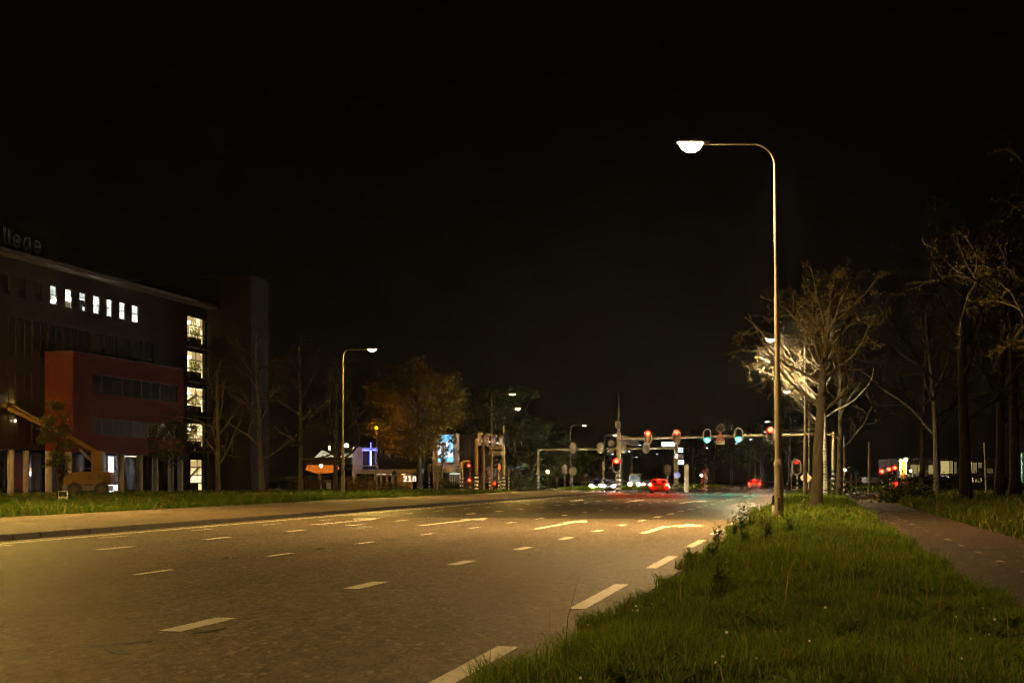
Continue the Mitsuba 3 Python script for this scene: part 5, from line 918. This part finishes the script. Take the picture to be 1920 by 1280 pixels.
a, b = at(821, 866, Y), at(850, 815, Y); patches(sk + '__lit_face', a[0], a[2] + .72, b[0], b[2], Y - .40, 30, 40, [(.22, .75, 1.35), (.5, 1.1, 1.7), (1.3, 1.7, 2.1), (2.4, 2.6, 2.9)], 5, lambda m: m, .8, .8); part(sk, 'lit_base_field', bx(821, 850, 857.3, 866, Y - .40, .03), 'm_lens', em=(.30, .85, 1.35), w=.4); part(sk, 'sill', bx(820, 851, 866.4, 868.6, Y - .8, .5), 'm_backgrey')
# the oak's overhanging leafy branch in front of the screen belongs to a second small tree
foliage_tree('screen_tree', gx(826, 160, .1), 7, .14, 'small leafy tree whose sprays hang in front of the video screen', 91, at(832, 835, 160), (2.6, 1.5, 2.1), 1800, .20, ((.07, .09, .03), (.13, .13, .05)), 26, .3)
# pavilion with the lit pyramid roof and the orange canopy
Y = 206.0; pv = thing('pavilion', 'dark pavilion with a lit white gabled roof light and a canopy given its own orange glow below', 'building')
part(pv, 'upper_wall', bx(566, 661, 857.5, 871, Y + 2, 12), 'm_roof'); part(pv, 'ground_wall', bx(574, 660, 890, 916.5, Y + 5, 8), 'm_brick_dark')
for (a, b, c_) in ((590, 603, 622),): part(pv, 'roof_light', MB().prism([(0, 0), (3.42, 0), (1.25, 1.2)], 0, 3).put(at(589.5, 857.4, Y + 2)), 'm_lens', em=(.62, .55, .36), w=.3)
part(pv, 'roof_light', MB().prism([(0, 0), (2.1, 0), (2.1, .75), (.5, .75)], 0, 3).put(at(637, 857.4, Y + 2)), 'm_lens', em=(.36, .30, .19), w=.2)
for px in (598.5, 606.3, 614): part(pv, 'glazing_bar', bx(px, px + .5, 846.5 + abs(px - 605) * .8, 857.4, Y + 1.93, .06), 'm_frame')
m = [(0, .62), (.35, 1.42), (5.4, 1.42), (5.75, .75), (4.6, .15), (2.9, 0), (1.6, .05)]; part(pv, 'glowing_canopy', MB().prism(m, 0, .3).put(at(572.5, 887.5, Y)), 'm_lens', em=(.60, .13, .010), w=.8)  # canopy emits by itself in place of orange light falling on it
for px in (580, 592, 604): part(pv, 'seam', bx(px, px + .5, 872, 886, Y - .05, .04), 'm_tan')
part(pv, 'chimney_light', bx(615.5, 619, 836, 843, Y + 1.5, .8), 'm_lens', em=(2.4, 2.0, 1.4), w=.3); part(pv, 'chimney', bx(614.8, 619.6, 843.2, 846, Y + 1.5, 1.0), 'm_render')
fn = thing('fence', 'low bar fence left of the church hall', 'fence'); part(fn, 'rail', bx(636, 661, 893.6, 894.4, 186, .05), 'm_tan')
for i in range(12): part(fn, 'bar', bx(637 + i * 2.1, 637.35 + i * 2.1, 894.5, 914, 186, .04), 'm_tan')
# signs before the pavilion
t, p, z = post_at(600, 150, 886, .05, 'm_tan', 'leaning orange lit road sign with round disc and plate', 'sign', 'road_sign'); part(t, 'disc', MB().prism(disc(.20, 18), -.02, .02).put(at(598.5, 890.5, 149.9)), 'm_signyellow'); part(t, 'plate', MB().box(at(599, 896, 149.9), (.30, .04, .24), ch=.02), 'm_signyellow')
Y = 142; nb = thing('notice_board', 'white notice board with greenish top left of the tall lamp post', 'sign'); part(nb, 'board', bx(612, 620.5, 905, 916, Y, .1), 'm_white'); part(nb, 'top_panel', bx(610, 621, 899, 904.6, Y + .05, .1), 'm_backgrey')
for px in (611, 620): part(nb, 'leg', bx(px, px + .6, 916.2, 921.5, Y, .08), 'm_darkgrey')
t, p, z = post_at(738.5, 158, 884, .05, 'm_galv', 'round sign back on a post before the church door', 'sign', 'sign_post'); part(t, 'sign_disc', MB().prism(disc(.31, 20), -.02, .02).put(at(739, 887, 157.9)), 'm_darkgrey')
t, p, z = post_at(812.5, 150, 882, .06, 'm_tan', 'reddish triangular sign back right of the oak trunk', 'sign', 'sign_post'); part(t, 'plate', MB().prism([(-.18, .2), (.18, .2), (0, -.15)], -.02, .02).put(at(812.5, 884, 149.9)), 'm_tan')
# building with blue and yellow windows behind the side gantry
Y = 230.0; ob = thing('office_building', 'grey building with blue and yellow lit windows right of the side gantry', 'building'); part(ob, 'wall', bx(905, 1012, 852, 906, Y, 12), 'm_render')
for a, b, y0, y1, c_, k in ((962.5, 975.5, 870.5, 879.5, (.10, .16, .9), 'blue'), (976, 989, 869, 880, (.75, .9, .28), 'yellow'), (984, 990, 846.5, 851.5, (1.3, 1.1, .9), 'top'), (978, 980, 844.5, 847, (2.5, 2.3, 2.0), 'small')):
    w = part(ob, 'window', bx(a - .6, b + .6, y0 - .6, y1 + .6, Y - .1, .08), 'm_frame')
    n = 4 if b - a > 10 else 1
    for i in range(n): shape(w + '__lit_pane', bx(a + (b - a) * i / n + .15, a + (b - a) * (i + 1) / n - .15, y0, y1, Y - .14, .03), 'm_lens', em=np.array(c_) * (.7 + .5 * ((i * 7) % 3) / 2), w=.05)
part(ob, 'upper_storey', bx(974, 994, 843, 852, Y + .3, 8), 'm_roof')
# two-storey building at the right with lit windows
Y = 150.0; rb_ = thing('lit_building', 'long two storey building behind the park trees with yellowish lit windows', 'building')
part(rb_, 'upper_wall', bx(1702, 1875, 858, 889, Y + .6, 12), 'm_slab'); part(rb_, 'canopy', bx(1697, 1885, 889, 894, Y - 1.2, 3), 'm_roof'); part(rb_, 'lower_wall', bx(1700, 1885, 894, 916, Y + 2, 8), 'm_brick_dark')
def lit_win(a, b, y0, y1, c_, n=1, w=.15, Yw=Y):
    f = part(rb_, 'window', bx(a - .5, b + .5, y0 - .5, y1 + .5, Yw + .52, .07), 'm_frame')
    for i in range(n): shape(f + '__lit_pane', bx(a + (b - a) * i / n + .2, a + (b - a) * (i + 1) / n - .2, y0, y1, Yw + .47, .04), 'm_lens', em=np.array(c_) * (.8 + .3 * (i % 2)), w=w)
LY = np.array([.44, .34, .12])
for a, b, y0, y1, k in ((1707, 1720, 871, 888, .65), (1721, 1731, 871, 888, .75), (1741, 1753, 872, 888.5, .8), (1764, 1780, 864, 888.5, 1.35), (1781, 1787, 864, 888, .6), (1789, 1794, 866, 888, .35), (1817, 1822, 866, 886, 1.5), (1823.5, 1832, 867, 887, .45), (1834, 1841, 867, 877, .35), (1850, 1862, 878, 887, .18)): lit_win(a, b, y0, y1, LY * k, 1)
for a, b, k in ((1706, 1722, .45), (1741, 1752, .5), (1765, 1778, .9), (1818, 1826, 1.4), (1829, 1841, 1.1)): lit_win(a, b, 895.5, 904, LY * k, 2, Yw=Y + 1.4)
part(rb_, 'lit_pillar', bx(1779, 1783, 894.5, 910, Y + 1, .6), 'm_lens', em=(.30, .42, .6), w=.05)
# frame wound with golden light strings
Y = 140; lf = thing('light_string_frame', 'doorway frame wound with golden fairy lights left of the lit building', 'light string'); GO = np.array([1.0, .52, .08])
part(lf, 'panel', bx(1688, 1699, 864, 905, Y + .2, .3), 'm_gold')
for px in (1688.8, 1698.3):
    part(lf, 'post', bx(px - .5, px + .5, 860, 907, Y, .2), 'm_tan')
    for i in range(14): part(lf, 'bulb', trimesh.creation.icosphere(subdivisions=1, radius=.085).apply_translation(at(px + (.3 if i % 2 else -.3), 862 + i * 2.0, Y - .12)), 'm_lens', em=GO * (30 if i < 9 else 12), w=.06)
for i in range(5): part(lf, 'bulb', trimesh.creation.icosphere(subdivisions=1, radius=.07).apply_translation(at(1686.5 + i * 2.4, 864.5 - i * .7, Y - .1)), 'm_lens', em=GO * 22, w=.06)
part(lf, 'lintel', bx(1686, 1699, 862.5, 863.6, Y, .15), 'm_tan')
wall_lamp(1698.5, 861, 139, 'bright golden lamp at the top corner of the light string frame', 60, GO, .2, 1.0)
wall_lamp(1707.5, 882.5, 148, 'small white lamp on the left end of the lit building', 8, (1, .9, .7), .14, .2); wall_lamp(1727, 884, 146, 'small orange lamp beside the dark trunk', 5, (1, .6, .2), .13, .2)
wall_lamp(1800, 906.5, 120, 'small orange white lamp low between the parked cars', 4, (1, .65, .3), .12, .2); wall_lamp(1585, 881, 108, 'tiny white lamp on the banded post by the footpath', 2.5, (1, .95, .9), .07, .1)
# green lit sign board and lower green slats, far right
Y = 128; gs = thing('green_sign', 'dim green lit board and slats at the right edge behind the trunks', 'sign'); part(gs, 'board', bx(1917, 1960, 848, 905, Y, .4), 'm_lens', em=(.004, .045, .012), w=.05)
for i in range(4): part(gs, 'slat', bx(1880.5, 1889, 904.5 + i * 3.4, 906 + i * 3.4, Y, .1), 'm_lens', em=(.01, .16, .05), w=.02)
part(gs, 'post', bx(1884, 1885, 904, 919, Y + .2, .1), 'm_darkgrey')
t = thing('flag_pole', 'thin pale pole standing before the parked cars at the right', 'pole'); part(t, 'pole', MB().tube([gx(1849.5, 76, 0), at(1845.5, 832, 76)], [.06, .04], 8), 'm_galv'); part(t, 'cap', trimesh.creation.icosphere(subdivisions=1, radius=.06).apply_translation(at(1845.4, 831.5, 76)), 'm_galv')
# striped barrier boards across the end of the path
for i, (px, Y, w_, lab) in enumerate(((1672, 88, .30, 'leftmost red and white striped barrier board'), (1678.5, 87, .22, 'second striped barrier board from the left'), (1692, 89, .34, 'third striped barrier board from the left'), (1700, 88, .24, 'rightmost red and white striped barrier board'))):
    t = thing('barrier_board', lab, 'barrier', None); p = gx(px, Y); part(t, 'board', MB().box((p[0], Y, .70), (w_, .05, 1.0), ch=.02), 'm_stripes'); part(t, 'foot', MB().box((p[0], Y, .13), (.5, .9, .14), ch=.03), 'm_black')
t = thing('barrier_lamp', 'small red warning lamp on top of the striped barrier', 'lamp'); c = at(1681, 906.5, 86.5); part(t, 'lens', MB().prism(disc(.09, 14), -.05, .05).put(c), 'm_lens', em=RED * 60, w=.3); part(t, 'housing', MB().box(c + [0, .02, -.15], (.16, .12, .14), ch=.03), 'm_signyellow')
t = thing('barrier_plank', 'red and white plank barrier between the two middle trunks', 'barrier'); part(t, 'plank', bx(1737, 1752, 910.5, 914.5, 96, .06), 'm_stripes')
for px in (1738, 1750): part(t, 'leg', bx(px, px + .8, 914.6, 924, 96, .08), 'm_backgrey')
# containers / kiosk shapes between the trunks
t = thing('kiosk', 'dark kiosk with flat roof between the thick trunk and the forked tree', 'kiosk'); part(t, 'cabin', bx(1780, 1799, 892, 915, 112, 2), 'm_cardark'); part(t, 'roof', bx(1777, 1802, 887.5, 891.8, 111.5, 3), 'm_roof'); part(t, 'window', bx(1790, 1795, 896, 904, 111.95, .04), 'm_night_glass')
t = thing('site_cabin', 'pale low shed behind the red lights at the end of the footpath', 'shed'); part(t, 'cabin', bx(1631, 1646, 895, 905, 170, 4), 'm_render'); part(t, 'roof', bx(1630, 1647, 893.2, 894.8, 169.7, 4.6), 'm_roof')
